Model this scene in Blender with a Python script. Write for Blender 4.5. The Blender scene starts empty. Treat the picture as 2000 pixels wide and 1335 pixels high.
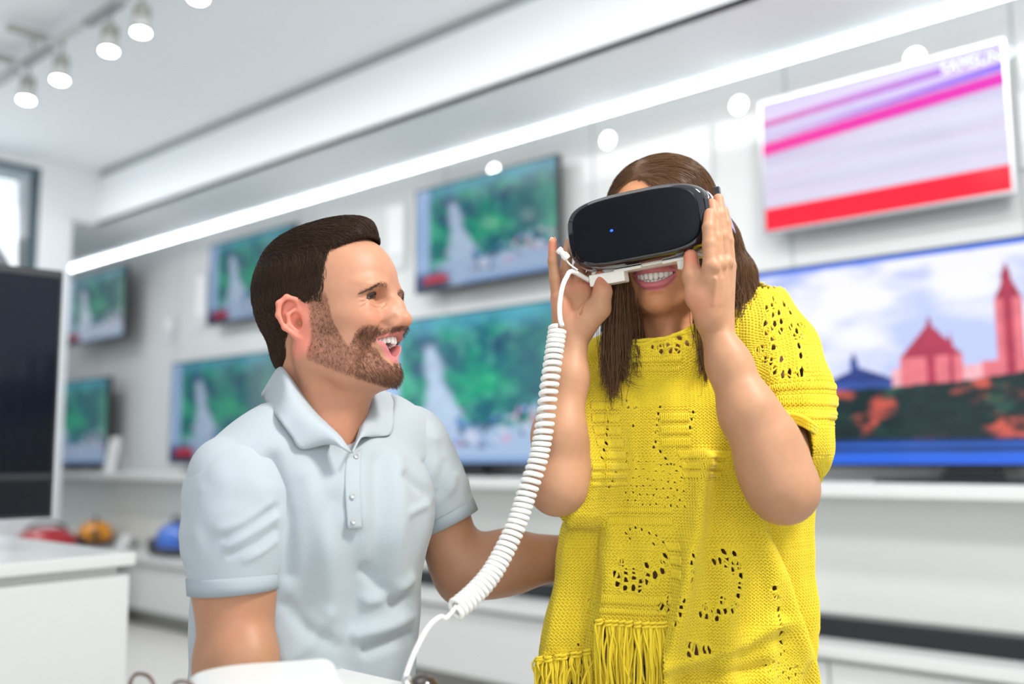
import bpy, math, random
import numpy as np
from mathutils import Vector, Matrix

# ------------------------------------------------------------------ camera, world, lights
SC = bpy.context.scene
COL = SC.collection
CAM_Z = 1.14
FPX = 1850.0
PITCH = math.radians(6.66)
ROLL = 0.0079
YAW = math.radians(40.9)          # the camera looks this far round towards the far end of the TV wall
RH = np.array([math.cos(YAW), math.sin(YAW), 0])
FH = np.array([-math.sin(YAW), math.cos(YAW), 0])
UZ = np.array([0, 0, 1.0])
_fw = math.cos(PITCH) * FH + math.sin(PITCH) * UZ
_r0 = RH
_u0 = -math.sin(PITCH) * FH + math.cos(PITCH) * UZ
_rt = math.cos(ROLL) * _r0 - math.sin(ROLL) * _u0
_up = math.sin(ROLL) * _r0 + math.cos(ROLL) * _u0
CAMP = np.array([0, 0, CAM_Z])

cam_data = bpy.data.cameras.new('camera')
cam = bpy.data.objects.new('camera', cam_data)
COL.objects.link(cam)
cam.matrix_world = Matrix(((_rt[0], _up[0], -_fw[0], 0), (_rt[1], _up[1], -_fw[1], 0),
                           (_rt[2], _up[2], -_fw[2], CAM_Z), (0, 0, 0, 1)))
cam_data.sensor_width = 36
cam_data.lens = FPX * 36 / 2000
cam_data.clip_start = 0.02
cam_data.dof.use_dof = True
cam_data.dof.focus_distance = 1.30
cam_data.dof.aperture_fstop = 1.75
SC.camera = cam

SC.view_settings.view_transform = 'Standard'
SC.view_settings.look = 'None'
SC.view_settings.gamma = 1
SC.view_settings.use_curve_mapping = False
SC.view_settings.exposure = 0.55

world = bpy.data.worlds.new('world')
SC.world = world
world.use_nodes = True
world.node_tree.nodes['Background'].inputs[0].default_value = (0.90, 0.96, 1.0, 1)
world.node_tree.nodes['Background'].inputs[1].default_value = 0.60

# wall frame: s along the TV wall (away to the far corner), d out into the room, z up
WN = np.array([0, 1.0, 0])
WU = np.array([-1.0, 0, 0])
WD = 3.8

def W(s, d, z):
    return WN * (WD - d) + WU * s + np.array([0, 0, z])

# the people are modelled in a frame that looks along the camera's heading: x right, y away, z up
BAS = np.stack([RH, FH, UZ])
def CF(p):
    return np.asarray(p, float) @ BAS
def at(px, py, Y):
    v = _fw + (px - 1000) / FPX * _rt + (667.5 - py) / FPX * _up
    p = CAMP + v * (Y / (v @ FH))
    return BAS @ p

def area(name, loc, size, power, color, target, size_y=None, spread=180):
    l = bpy.data.lights.new(name, 'AREA')
    l.energy = power
    l.color = color
    l.size = size
    l.spread = math.radians(spread)
    if size_y:
        l.shape = 'RECTANGLE'
        l.size_y = size_y
    o = bpy.data.objects.new(name, l)
    COL.objects.link(o)
    o.location = loc
    o.rotation_euler = (Vector(target) - Vector(loc)).to_track_quat('-Z', 'Y').to_euler()
    return o

area('ceiling_light_key', CF((1.25, 0.55, 3.0)), 0.45, 48, (1.0, 0.97, 0.93), CF((0.0, 1.35, 1.2)))
area('ceiling_light_overhead', CF((-0.5, 1.1, 3.2)), 1.4, 9, (1.0, 0.98, 0.95), CF((-0.2, 1.4, 0)))
area('shop_front_daylight', CF((0.2, -3.0, 2.0)), 3.0, 46, (0.95, 0.98, 1.0), CF((.1, 1.4, 1.0)), 2.2)
area('wall_fill_light', W(3.4, 1.6, 3.25), 8.0, 50, (1.0, 1.0, 1.0), W(3.4, 0, .9), 0.4, 110)  # added fill without a fixture, brightens the TV wall
area('end_window_daylight', W(6.8, 2.2, 2.2), 2.2, 13, (0.88, 0.95, 1.0), W(2.0, 1.6, 2.6), 1.8)

# ------------------------------------------------------------------ object helpers
def empty(name, label=None, cat=None, group=None, loc=(0, 0, 0)):
    o = bpy.data.objects.new(name, None)
    COL.objects.link(o)
    o.location = loc
    tag(o, label, cat, group)
    return o

def tag(o, label=None, cat=None, group=None, kind=None):
    if label: o['label'] = label
    if cat: o['category'] = cat
    if group: o['group'] = group
    if kind: o['kind'] = kind
    return o

def mesh_obj(name, verts, faces, mat, parent=None, smooth=True, cols=None, colname='Col', uvs=None):
    verts = np.asarray(verts, dtype=np.float32)
    me = bpy.data.meshes.new(name)
    if isinstance(faces, np.ndarray):
        nf, k = faces.shape
        me.vertices.add(len(verts))
        me.vertices.foreach_set('co', verts.ravel())
        me.loops.add(nf * k)
        me.loops.foreach_set('vertex_index', faces.astype(np.int32).ravel())
        me.polygons.add(nf)
        me.polygons.foreach_set('loop_start', np.arange(0, nf * k, k, dtype=np.int32))
        me.polygons.foreach_set('loop_total', np.full(nf, k, dtype=np.int32))
    else:
        me.from_pydata([tuple(map(float, v)) for v in verts], [], faces)
    me.update(calc_edges=True)
    me.validate()
    if smooth:
        me.polygons.foreach_set('use_smooth', np.ones(len(me.polygons), dtype=bool))
    if cols is not None:
        a = me.color_attributes.new(colname, 'FLOAT_COLOR', 'POINT')
        c = np.ones((len(verts), 4), dtype=np.float32)
        c[:, :3] = cols
        a.data.foreach_set('color', c.ravel())
    o = bpy.data.objects.new(name, me)
    COL.objects.link(o)
    if mat is not None:
        me.materials.append(mat)
    if parent is not None:
        o.parent = parent
        if any(abs(v) > 1e-9 for v in parent.location):
            o.matrix_parent_inverse = Matrix.Translation(-Vector(parent.location))
    return o

class MB:
    """collects boxes, tubes, lathes into one mesh"""
    def __init__(self):
        self.v = []; self.f = []
    def add(self, v, f):
        b = sum(len(a) for a in self.v)
        self.v.append(np.asarray(v, float))
        self.f += [tuple(i + b for i in q) for q in f]
        return self
    def hexa(self, c8):
        return self.add(c8, [(0, 1, 2, 3), (7, 6, 5, 4), (0, 4, 5, 1), (1, 5, 6, 2), (2, 6, 7, 3), (3, 7, 4, 0)])
    def wbox(self, s0, s1, d0, d1, z0, z1):
        c = [W(s, d, z) for z in (z0, z1) for s, d in ((s0, d0), (s0, d1), (s1, d1), (s1, d0))]
        return self.hexa(c)
    def box(self, c, ax, ay, az, hx, hy, hz):
        c = np.asarray(c, float)
        p = [c + ax * hx * i + ay * hy * j + az * hz * k for k in (-1, 1) for i, j in ((-1, -1), (1, -1), (1, 1), (-1, 1))]
        return self.hexa(p)
    def tube(self, pts, r, n=12, cap=True):
        v, f = tube(pts, r, n, cap)
        return self.add(v, f)
    def lathe(self, c, axis, prof, n=24):
        """prof: list of (radius, height along axis)"""
        axis = np.asarray(axis, float); axis = axis / np.linalg.norm(axis)
        a = np.array([1.0, 0, 0]) if abs(axis[0]) < .9 else np.array([0, 1.0, 0])
        e1 = np.cross(axis, a); e1 /= np.linalg.norm(e1); e2 = np.cross(axis, e1)
        v = []; f = []
        for r, h in prof:
            for k in range(n):
                t = 2 * math.pi * k / n
                v.append(np.asarray(c) + axis * h + (e1 * math.cos(t) + e2 * math.sin(t)) * max(r, 1e-5))
        for i in range(len(prof) - 1):
            for k in range(n):
                k2 = (k + 1) % n
                f.append((i * n + k, i * n + k2, (i + 1) * n + k2, (i + 1) * n + k))
        f.append(tuple(range(n))[::-1]); f.append(tuple((len(prof) - 1) * n + k for k in range(n)))
        return self.add(v, f)
    def build(self, name, mat, parent=None, smooth=False, bevel=0, seg=2, subsurf=0):
        o = mesh_obj(name, np.concatenate(self.v), self.f, mat, parent, smooth)
        if bevel:
            m = o.modifiers.new('bevel', 'BEVEL'); m.width = bevel; m.segments = seg; m.limit_method = 'ANGLE'
            o.data.polygons.foreach_set('use_smooth', np.ones(len(o.data.polygons), dtype=bool))
            w = o.modifiers.new('wn', 'WEIGHTED_NORMAL'); w.keep_sharp = True
        if subsurf:
            m = o.modifiers.new('ss', 'SUBSURF'); m.levels = subsurf; m.render_levels = subsurf
        return o

def frames(pts):
    pts = np.asarray(pts, float)
    t = np.gradient(pts, axis=0)
    t /= np.linalg.norm(t, axis=1)[:, None] + 1e-12
    n = np.zeros_like(pts)
    a = np.array([0, 0, 1.0]) if abs(t[0][2]) < .9 else np.array([1.0, 0, 0])
    n0 = np.cross(t[0], a); n0 /= np.linalg.norm(n0)
    n[0] = n0
    for i in range(1, len(pts)):
        v = n[i - 1] - t[i] * np.dot(n[i - 1], t[i])
        n[i] = v / (np.linalg.norm(v) + 1e-12)
    return t, n, np.cross(t, n)

def tube(pts, r, n=12, cap=True):
    pts = np.asarray(pts, float); m = len(pts)
    r = np.broadcast_to(np.asarray(r, float), (m,))
    t, e1, e2 = frames(pts)
    v = []
    for k in range(n):
        a = 2 * math.pi * k / n
        v.append(pts + (e1 * math.cos(a) + e2 * math.sin(a)) * r[:, None])
    v = np.stack(v, 1).reshape(-1, 3)
    f = []
    for i in range(m - 1):
        for k in range(n):
            k2 = (k + 1) % n
            f.append((i * n + k, i * n + k2, (i + 1) * n + k2, (i + 1) * n + k))
    if cap:
        f.append(tuple(range(n))[::-1]); f.append(tuple((m - 1) * n + k for k in range(n)))
    return v, f

def spline(pts, n):
    """Catmull-Rom through pts, n samples"""
    p = np.asarray(pts, float)
    p = np.vstack([2 * p[0] - p[1], p, 2 * p[-1] - p[-2]])
    m = len(p) - 3
    u = np.linspace(0, m - 1e-6, n); i = u.astype(int); t = (u - i)[:, None]
    a, b, c, d = p[i], p[i + 1], p[i + 2], p[i + 3]
    return .5 * (2 * b + (c - a) * t + (2 * a - 5 * b + 4 * c - d) * t ** 2 + (3 * b - a - 3 * c + d) * t ** 3)

def strands_mesh(P, R, n=3):
    """P (N,K,3) strand points, R (N,K) radii -> verts, quads for all strands at once"""
    N, K, _ = P.shape
    T = np.gradient(P, axis=1)
    T /= np.linalg.norm(T, axis=2, keepdims=True) + 1e-12
    ref = np.random.RandomState(3).normal(size=(N, 1, 3))
    E1 = np.cross(T, ref); E1 /= np.linalg.norm(E1, axis=2, keepdims=True) + 1e-12
    E2 = np.cross(T, E1)
    V = np.stack([P + (E1 * math.cos(2 * math.pi * k / n) + E2 * math.sin(2 * math.pi * k / n)) * R[..., None] for k in range(n)], 2)
    idx = np.arange(N * K * n).reshape(N, K, n)
    q = []
    for k in range(n):
        k2 = (k + 1) % n
        q.append(np.stack([idx[:, :-1, k], idx[:, :-1, k2], idx[:, 1:, k2], idx[:, 1:, k]], -1).reshape(-1, 4))
    return V.reshape(-1, 3), np.concatenate(q)

# ------------------------------------------------------------------ materials
def mat(name, color, rough=.5, metal=0, spec=.5, emit=None, estr=0, coat=0, sss=0, sssr=(1, .35, .2), attr=None, bump=None,
        transmission=0, alpha=1, sheen=0, var=0, varscale=20):
    m = bpy.data.materials.new(name)
    m.use_nodes = True
    nt = m.node_tree
    b = nt.nodes['Principled BSDF']
    b.inputs['Base Color'].default_value = (*color, 1)
    b.inputs['Roughness'].default_value = rough
    b.inputs['Metallic'].default_value = metal
    b.inputs['Specular IOR Level'].default_value = spec
    b.inputs['Coat Weight'].default_value = coat
    b.inputs['Coat Roughness'].default_value = .05
    b.inputs['Transmission Weight'].default_value = transmission
    b.inputs['Alpha'].default_value = alpha
    b.inputs['Sheen Weight'].default_value = sheen
    if sss:
        b.inputs['Subsurface Weight'].default_value = sss
        b.inputs['Subsurface Radius'].default_value = sssr
        b.inputs['Subsurface Scale'].default_value = .004
    if emit is not None:
        b.inputs['Emission Color'].default_value = (*emit, 1)
        b.inputs['Emission Strength'].default_value = estr
    src = None
    if attr:
        a = nt.nodes.new('ShaderNodeAttribute'); a.attribute_name = attr
        src = a.outputs['Color']
    tc = nt.nodes.new('ShaderNodeTexCoord')
    if var:
        nz = nt.nodes.new('ShaderNodeTexNoise'); nz.inputs['Scale'].default_value = varscale; nz.inputs['Detail'].default_value = 4
        nt.links.new(tc.outputs['Object'], nz.inputs['Vector'])
        mr = nt.nodes.new('ShaderNodeMapRange')
        mr.inputs['From Min'].default_value = .3; mr.inputs['From Max'].default_value = .7
        mr.inputs['To Min'].default_value = 1 - var; mr.inputs['To Max'].default_value = 1 + var
        nt.links.new(nz.outputs['Fac'], mr.inputs['Value'])
        mx = nt.nodes.new('ShaderNodeMix'); mx.data_type = 'RGBA'; mx.blend_type = 'MULTIPLY'; mx.inputs[0].default_value = 1
        if src: nt.links.new(src, mx.inputs[6])
        else: mx.inputs[6].default_value = (*color, 1)
        nt.links.new(mr.outputs['Result'], mx.inputs[7])
        src = mx.outputs[2]
    if src is not None:
        nt.links.new(src, b.inputs['Base Color'])
    if bump:
        sc, st, dist = bump
        nz = nt.nodes.new('ShaderNodeTexNoise'); nz.inputs['Scale'].default_value = sc; nz.inputs['Detail'].default_value = 3
        nt.links.new(tc.outputs['Object'], nz.inputs['Vector'])
        bp = nt.nodes.new('ShaderNodeBump'); bp.inputs['Strength'].default_value = st; bp.inputs['Distance'].default_value = dist
        nt.links.new(nz.outputs['Fac'], bp.inputs['Height'])
        nt.links.new(bp.outputs['Normal'], b.inputs['Normal'])
    return m

def srgb(r, g, b):
    f = lambda c: (c / 255) / 12.92 if c / 255 <= .04045 else ((c / 255 + .055) / 1.055) ** 2.4
    return (f(r), f(g), f(b))

M = {
    'wall': mat('white_wall_panel', (.66, .67, .665), rough=.06, spec=.5),
    'ceiling': mat('white_ceiling_paint', (.90, .92, .94), rough=.8),
    'plaster': mat('white_plaster', (.84, .86, .88), rough=.7),
    'seam': mat('grey_panel_seam', (.42, .45, .46), rough=.6),
    'floor': mat('pale_floor_tile', (.72, .70, .67), rough=.25, var=.03, varscale=3),
    'white': mat('white_laminate', (.64, .65, .64), rough=.3),
    'offwhite': mat('off_white_panel', (.70, .72, .69), rough=.2),
    'shadowgap': mat('grey_kick_board', (.26, .26, .24), rough=.5),
    'black': mat('black_plastic', (.012, .013, .016), rough=.28),
    'blackmatte': mat('matte_black_plastic', (.010, .012, .016), rough=.5),
    'darkscreen': mat('switched_off_screen', (.004, .008, .016), rough=.12, spec=.35),
    'silver': mat('silver_trim', (.62, .63, .66), rough=.25, metal=1),
    'chrome': mat('chrome', (.8, .8, .82), rough=.08, metal=1),
    'led': mat('led_strip_light', (1, 1, 1), emit=(.86, .95, 1.0), estr=30),
    'lens': mat('spot_lens', (1, 1, 1), emit=(1, .98, .95), estr=40),
    'spotgrey': mat('grey_spot_housing', (.36, .37, .34), rough=.5),
    'track': mat('grey_track', (.36, .38, .38), rough=.4),
    'card': mat('white_card', (.8, .8, .8), rough=.5),
    'cardgrey': mat('clear_acrylic_plate', (.66, .68, .69), rough=.15),
}

def screen_mat(name, estr):
    m = bpy.data.materials.new(name); m.use_nodes = True
    nt = m.node_tree; b = nt.nodes['Principled BSDF']
    b.inputs['Base Color'].default_value = (.01, .01, .012, 1)
    b.inputs['Roughness'].default_value = .10
    b.inputs['Specular IOR Level'].default_value = .25
    a = nt.nodes.new('ShaderNodeAttribute'); a.attribute_name = 'Picture'
    nt.links.new(a.outputs['Color'], b.inputs['Emission Color'])
    b.inputs['Emission Strength'].default_value = estr
    return m
M['screen'] = screen_mat('lit_tv_picture', .66)
# ------------------------------------------------------------------ the room
def struct(name, mb, m, **k):
    o = mb.build(name, m, **k)
    o['kind'] = 'structure'
    return o

CEIL = 3.27
SOFF = 2.86
struct('floor', MB().wbox(-3.5, 7.1, -.1, 8.0, -.1, 0), M['floor'])
struct('wall_back', MB().wbox(-3.5, 9.4, -.14, -.12, 0, SOFF + .1).wbox(-3.5, 9.4, -.03, 0, 0, SOFF - .035), M['wall'])
sm = MB()
for s in (-.98, -.09, .80, 1.70, 2.74, 3.79, 5.2, 6.70, 8.0):
    sm.wbox(s - .006, s + .006, 0, .0015, .47, SOFF - .036)
struct('trim_1', sm, M['seam'])
struct('ceiling', MB().wbox(-3.5, 7.0, .58, 2.75, CEIL, CEIL + .1).wbox(-3.5, 7.0, 2.65, 2.75, CEIL, 4.2).wbox(-3.5, 7.0, 2.65, 8.0, 4.2, 4.3), M['ceiling'])
# bulkhead over the TV wall with the light cove, and the shadow gap under the ceiling edge
struct('ceiling_bulkhead', MB().wbox(-3.5, 9.4, -.12, .58, SOFF, SOFF + .02).wbox(6.9, 9.4, .58, .78, SOFF, SOFF + .02).wbox(-3.5, 6.9, .56, .58, SOFF, CEIL - .055), M['plaster'])
struct('trim_2', MB().wbox(-3.5, 6.9, .50, .56, CEIL - .06, CEIL + .1), M['seam'])
struct('wall_end', MB().wbox(6.9, 9.4, -.12, .76, SOFF + .021, CEIL + .1)
       .wbox(6.9, 7.02, .76, 1.0, 0, CEIL + .1).wbox(6.9, 7.02, 1.0, 3.4, 0, .9).wbox(6.9, 7.02, 1.0, 3.4, 3.20, CEIL + .1)
       .wbox(6.9, 7.02, 3.4, 8.0, 0, CEIL + .1).wbox(9.3, 9.4, -.12, .8, 0, SOFF), M['plaster'])
struct('led_strip', MB().wbox(-3.5, 9.25, -.09, -.045, SOFF - .075, SOFF - .065), M['led'])
# window in the end wall, with its dark frame, blind and glass
M['frame'] = mat('dark_window_frame', (.07, .10, .12), rough=.4)
M['glass'] = mat('window_glass', (1, 1, 1), rough=0, transmission=1, spec=.5)
M['blind'] = mat('pale_blue_blind_slats', (.42, .52, .58), rough=.5)
M['facade'] = mat('pale_facade', (.46, .52, .52), rough=.8)
M['pilaster'] = mat('beige_pilaster', (.52, .39, .25), rough=.8)
win = struct('window_1', MB().wbox(6.90, 6.98, 1.0, 1.05, .9, 3.2).wbox(6.90, 6.98, 3.35, 3.4, .9, 3.2).wbox(6.90, 6.98, 1.05, 3.35, .9, .95)
             .wbox(6.90, 6.98, 1.05, 3.35, 3.16, 3.2).wbox(6.92, 6.96, 2.15, 2.2, .95, 3.16), M['frame'])
MB().wbox(6.955, 6.96, 1.05, 3.35, .95, 3.16).build('window_glass', M['glass'], win)
bl = MB()
for i in range(9):
    z = 3.13 - i * .028
    bl.hexa([W(s, d, zz) for zz, o in ((z, 0), (z + .004, 0)) for s, d in ((6.915, 1.06), (6.935, 1.06), (6.935, 3.34), (6.915, 3.34))])
bl.wbox(6.91, 6.945, 1.06, 3.34, 3.13, 3.16)
bl.build('blind', M['blind'], win)
# the building across the street seen through that window
fo = empty('building', 'pale building with beige pilaster seen through the window at the end of the shop', 'building', loc=tuple(W(14, 5, 0)))
MB().wbox(14, 15, -3, 14, -.1, 6.5).build('wall', M['facade'], fo)
MB().wbox(13.9, 14.0, 1.62, 2.15, -.1, 4.15).build('pilaster', M['pilaster'], fo)
MB().wbox(13.85, 14.0, -3, 14, 4.15, 4.45).build('cornice', mat('grey_cornice', (.55, .56, .54), rough=.7), fo)
struct('street', MB().wbox(7.1, 15, -3, 14, -.2, -.1), mat('grey_asphalt', (.35, .35, .35), rough=.9))

# ------------------------------------------------------------------ wall furniture
shelf = tag(MB().wbox(-2.5, 9.2, 0.002, .36, .97, 1.02).build('wall_shelf', M['white'], bevel=.004),
            'long white shelf along the wall carrying the lower row of televisions', 'shelf')
tag(MB().wbox(-2.5, 9.2, 0.002, .18, .475, .968).build('shelf_back_panel', M['offwhite'], bevel=.003),
    'pale grey glossy panel below the long white television shelf', 'panel')
# base cabinets, one unit after the other under a continuous worktop
edges = [-2.2, -1.0, .2, 1.40, 2.6, 3.8, 5.0, 6.2, 7.4, 8.6]
where = ['farthest from the end window', 'second from the near end', 'under the soundbar by the woman', 'next to the woman in yellow', 'behind the woman in yellow',
         'behind the man\'s outstretched arm', 'behind the man in the polo shirt', 'below the blue vacuum cleaner', 'below the orange vacuum cleaner']
for i in range(2, 8):
    s0, s1 = edges[i], edges[i + 1]
    cab = empty('base_cabinet', 'low white base cabinet with drawer front, ' + where[i], 'cabinet', 'low white base cabinets along the TV wall', tuple(W((s0 + s1) / 2, .25, 0)))
    MB().wbox(s0 + .001, s1 - .001, .01, .50, .11, .43).build('body', M['white'], cab)
    MB().wbox(s0 + .004, s1 - .004, .50, .52, .115, .41).build('drawer', M['white'], cab, bevel=.002)
    MB().wbox(s0, s1, .01, .44, 0, .11).build('kick_board', M['shadowgap'], cab)
tag(MB().wbox(.2, 9.2, 0.002, .55, .43, .47).build('worktop', M['white'], bevel=.004), 'long low white worktop lying on the base cabinets', 'worktop')

# ------------------------------------------------------------------ televisions
def picture_street(u, v, rs):
    """u right, v up -> linear rgb of the street-with-trees film still on most of the sets"""
    n = fbm(u * 5, v * 4, rs); n2 = fbm(u * 11 + 7, v * 9 + 3, rs + 1); n3 = fbm(u * 26, v * 20, rs + 2)
    t = np.clip((n - .38) * 3.2, 0, 1)[:, None]
    c = np.array(srgb(4, 110, 122)) * (1 - t) + np.array(srgb(24, 186, 128)) * t
    t2 = np.clip((n2 - .52) * 4, 0, 1)[:, None]
    c = c * (1 - t2) + np.array(srgb(6, 70, 110)) * t2
    t3 = np.clip((n3 - .55) * 5, 0, 1)[:, None] * .35
    c = c * (1 - t3) + np.array(srgb(120, 225, 190)) * t3
    # greyer right side
    k = np.clip((u - .62) * 4, 0, 1)[:, None] * .6
    g = np.array(srgb(70, 120, 125)) * (1 - t) + np.array(srgb(120, 175, 170)) * t
    c = c * (1 - k) + g * k
    # pale sky along the top and column at the edge
    k = np.clip((v - .86 + .12 * (n2 - .5)) * 9, 0, 1)[:, None] * (.4 + .5 * n[:, None]); c = c * (1 - k) + np.array(srgb(90, 185, 215)) * k
    k = np.clip((.115 - u + .02 * (n - .5)) * 60, 0, 1)[:, None]; c = c * (1 - k) + np.array(srgb(165, 196, 238)) * k
    # fountain-like pale wedge running down the middle
    wd = .035 + np.clip(.80 - v, 0, 1) * .17
    cx = .29 + (.8 - v) * .13
    k = np.clip((wd - np.abs(u - cx) + .09 * (n2 - .5)) * 22, 0, 1) * np.clip((.84 - v) * 14, 0, 1)
    k = (k * .92)[:, None]; c = c * (1 - k) + (np.array(srgb(190, 210, 240)) * (.82 + .3 * n3[:, None])) * k
    # street and crowd
    k = np.clip((.27 - v + .08 * (n - .5)) * 16, 0, 1)[:, None] * np.clip((u - .1) * 8, 0, 1)[:, None]
    c = c * (1 - k) + np.array(srgb(170, 195, 228)) * k
    cell = rs * 3 + np.floor(u * 34 + 1.6 * (n3 - .5) * 2) * 17 + np.floor(v * 24 + 1.6 * (n2 - .5) * 2) * 131
    hsh = np.modf(np.abs(np.sin(cell * 12.9898) * 43758.5453))[0]
    crowd = (np.abs(v - .24 - .05 * np.sin(u * 9)) < .085 + .03 * n2) & (u > .42) & (hsh > .38)
    pal = np.array([srgb(60, 110, 190), srgb(225, 160, 190), srgb(36, 80, 160), srgb(150, 190, 225), srgb(215, 215, 235), srgb(20, 34, 60)])
    pc = pal[(hsh * 97 % 6).astype(int)]
    c = np.where(crowd[:, None], c * .25 + pc * .75, c)
    # dark blue corner with a red car
    k = np.clip((.20 - v) * 12, 0, 1) * np.clip((.30 - u) * 10, 0, 1); k = k[:, None]
    c = c * (1 - k) + np.array(srgb(36, 62, 120)) * k
    car = ((u - .155) / .10) ** 2 + ((v - .085) / .05) ** 2 < 1
    c = np.where(car[:, None], np.array(srgb(200, 24, 60)), c)
    c = np.where((((u - .16) / .12) ** 2 + ((v - .035) / .022) ** 2 < 1)[:, None], np.array(srgb(18, 28, 50)), c)
    k = np.clip((.05 - v) * 40, 0, 1)[:, None] * np.clip((u - .3) * 8, 0, 1)[:, None]; c = c * (1 - k) + np.array(srgb(130, 165, 215)) * k
    return c

def _hash2(i, j, s):
    return np.modf(np.abs(np.sin(i * 127.1 + j * 311.7 + s * 74.7) * 43758.5453))[0]

def vnoise(x, y, s):
    i = np.floor(x); j = np.floor(y); a = x - i; b = y - j
    a = a * a * (3 - 2 * a); b = b * b * (3 - 2 * b)
    return (_hash2(i, j, s) * (1 - a) + _hash2(i + 1, j, s) * a) * (1 - b) + (_hash2(i, j + 1, s) * (1 - a) + _hash2(i + 1, j + 1, s) * a) * b

def fbm(x, y, s, o=4):
    r = 0; a = .5; t = 0
    for k in range(o):
        r = r + a * vnoise(x * 2 ** k + k * 13.7, y * 2 ** k + k * 5.1, s + k); t += a; a *= .55
    return r / t

def picture_stripes(u, v, rs):
    """white and lilac light streaks with pink bands and a red bottom band"""
    tilt = v + .10 * u          # bands rise slightly
    n = fbm(u * 1.5, v * 26, rs); n2 = vnoise(u * .8, v * 60, rs + 5)
    base = np.array(srgb(228, 226, 250)) * (1 - n[:, None] * .25) + 0 * u[:, None]
    lil = np.clip((v - .62 + .5 * (n - .5)) * 3, 0, 1)[:, None] * .6
    c = base * (1 - lil) + np.array(srgb(176, 160, 238)) * lil
    k = np.clip((n2 - .62) * 4, 0, 1)[:, None] * .35; c = c * (1 - k) + np.array(srgb(226, 180, 222)) * k
    def band(lo0, lo1, hi0, hi1, ca, cb):
        nonlocal c
        lo = lo0 + (lo1 - lo0) * u; hi = hi0 + (hi1 - hi0) * u
        k = np.clip((v - lo) * 70, 0, 1) * np.clip((hi - v) * 70, 0, 1); k = k[:, None]
        col = np.array(ca) * (1 - u[:, None]) + np.array(cb) * u[:, None]
        c = c * (1 - k) + col * k
    band(.80, .885, .86, .955, srgb(206, 40, 150), srgb(120, 40, 215))
    band(.575, .70, .685, .80, srgb(244, 60, 160), srgb(232, 30, 190))
    band(.685, .80, .70, .865, srgb(225, 90, 215), srgb(96, 30, 230))
    k = np.clip((.175 - v) * 80, 0, 1)[:, None]; c = c * (1 - k) + np.array(srgb(255, 18, 52)) * k
    k = np.clip((v - .985) * 200, 0, 1)[:, None]; c = c * (1 - k) + np.array(srgb(150, 160, 245)) * k
    return c

def picture_skyline(u, v, rs):
    """a town with spires on a wooded bank above water"""
    n = fbm(u * 4, v * 5, rs); n2 = fbm(u * 10, v * 12, rs + 3); n3 = fbm(u * 30, v * 30, rs + 7)
    t = np.clip((n - .42 + .2 * (n2 - .5)) * 4.0, 0, 1)[:, None]
    c = np.array(srgb(150, 176, 246)) * (1 - t) + np.array(srgb(240, 240, 255)) * t
    k = np.clip((v - .80) * 4, 0, 1)[:, None] * (1 - t) * .8; c = c * (1 - k) + np.array(srgb(120, 140, 232)) * k
    k = np.clip((v - .975) * 150, 0, 1)[:, None]; c = c * (1 - k) + np.array(srgb(40, 110, 235)) * k
    k = np.clip((.5 - np.abs(v - .5)) * 4, 0, 1)[:, None] * .35; c = c * (1 - k) + np.array(srgb(246, 246, 255)) * k
    # buildings: (u0, u1, top, colour, spire height, spire half width)
    red = srgb(228, 120, 130); deep = srgb(176, 56, 82); blue = srgb(52, 84, 160); pale = srgb(238, 178, 186)
    def block(u0, u1, h, col, spire=0):
        nonlocal c
        m = (u > u0) & (u < u1) & (v < h)
        c = np.where(m[:, None], np.array(col) * (.75 + .55 * n3[:, None]), c)
        if spire:
            m = (v >= h) & (v < h + spire) & (np.abs(u - (u0 + u1) / 2) < (u1 - u0) / 2 * (h + spire - v) / spire)
            c = np.where(m[:, None], np.array(deep if col != blue else srgb(40, 60, 130)) * (.7 + .5 * n3[:, None]), c)
    block(-.02, .05, .34, blue, .03); block(.02, .035, .40, blue, .04)
    block(.13, .36, .40, blue, .0); block(.15, .17, .50, blue, .05); block(.24, .258, .50, blue, .05); block(.17, .35, .40, blue, .07)
    block(.34, .56, .45, pale); block(.36, .50, .50, red, .16); block(.42, .44, .62, deep, .08); block(.47, .48, .56, deep, .05)
    block(.54, .78, .46, red); block(.575, .63, .74, red, .12); block(.59, .612, .84, deep, .06)
    block(.74, .765, .55, deep, .06); block(.80, .83, .52, blue, .05); block(.76, .93, .47, red); block(.865, .89, .58, deep, .06); block(.92, 1.02, .47, red, .07)
    wood = (v < .36 + .05 * (n - .5) + .055 * np.clip((u - .3) * 3, 0, 1)) & (v > .115)
    wc = np.array(srgb(20, 44, 44)) * (.6 + .9 * n3[:, None])
    k = np.clip((n2 - .52) * 9, 0, 1)[:, None] * np.clip((n3 - .40) * 5, 0, 1)[:, None]; wc = wc * (1 - k) + np.array(srgb(206, 92, 78)) * k
    k = np.clip((fbm(u * 14 + 5, v * 14, rs + 9) - .55) * 8, 0, 1)[:, None] * .5; wc = wc * (1 - k) + np.array(srgb(48, 104, 84)) * k
    c = np.where(wood[:, None], wc, c)
    water = v <= .115
    k = np.clip(np.sin(v * 160) * .5 + n * .8, 0, 1)[:, None]
    c = np.where(water[:, None], np.array(srgb(20, 46, 100)) * (1 - k) + np.array(srgb(56, 110, 214)) * k, c)
    c = np.where((v < .05)[:, None], np.array(srgb(46, 106, 232)) * (.8 + .3 * n[:, None]), c)
    return c

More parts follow.
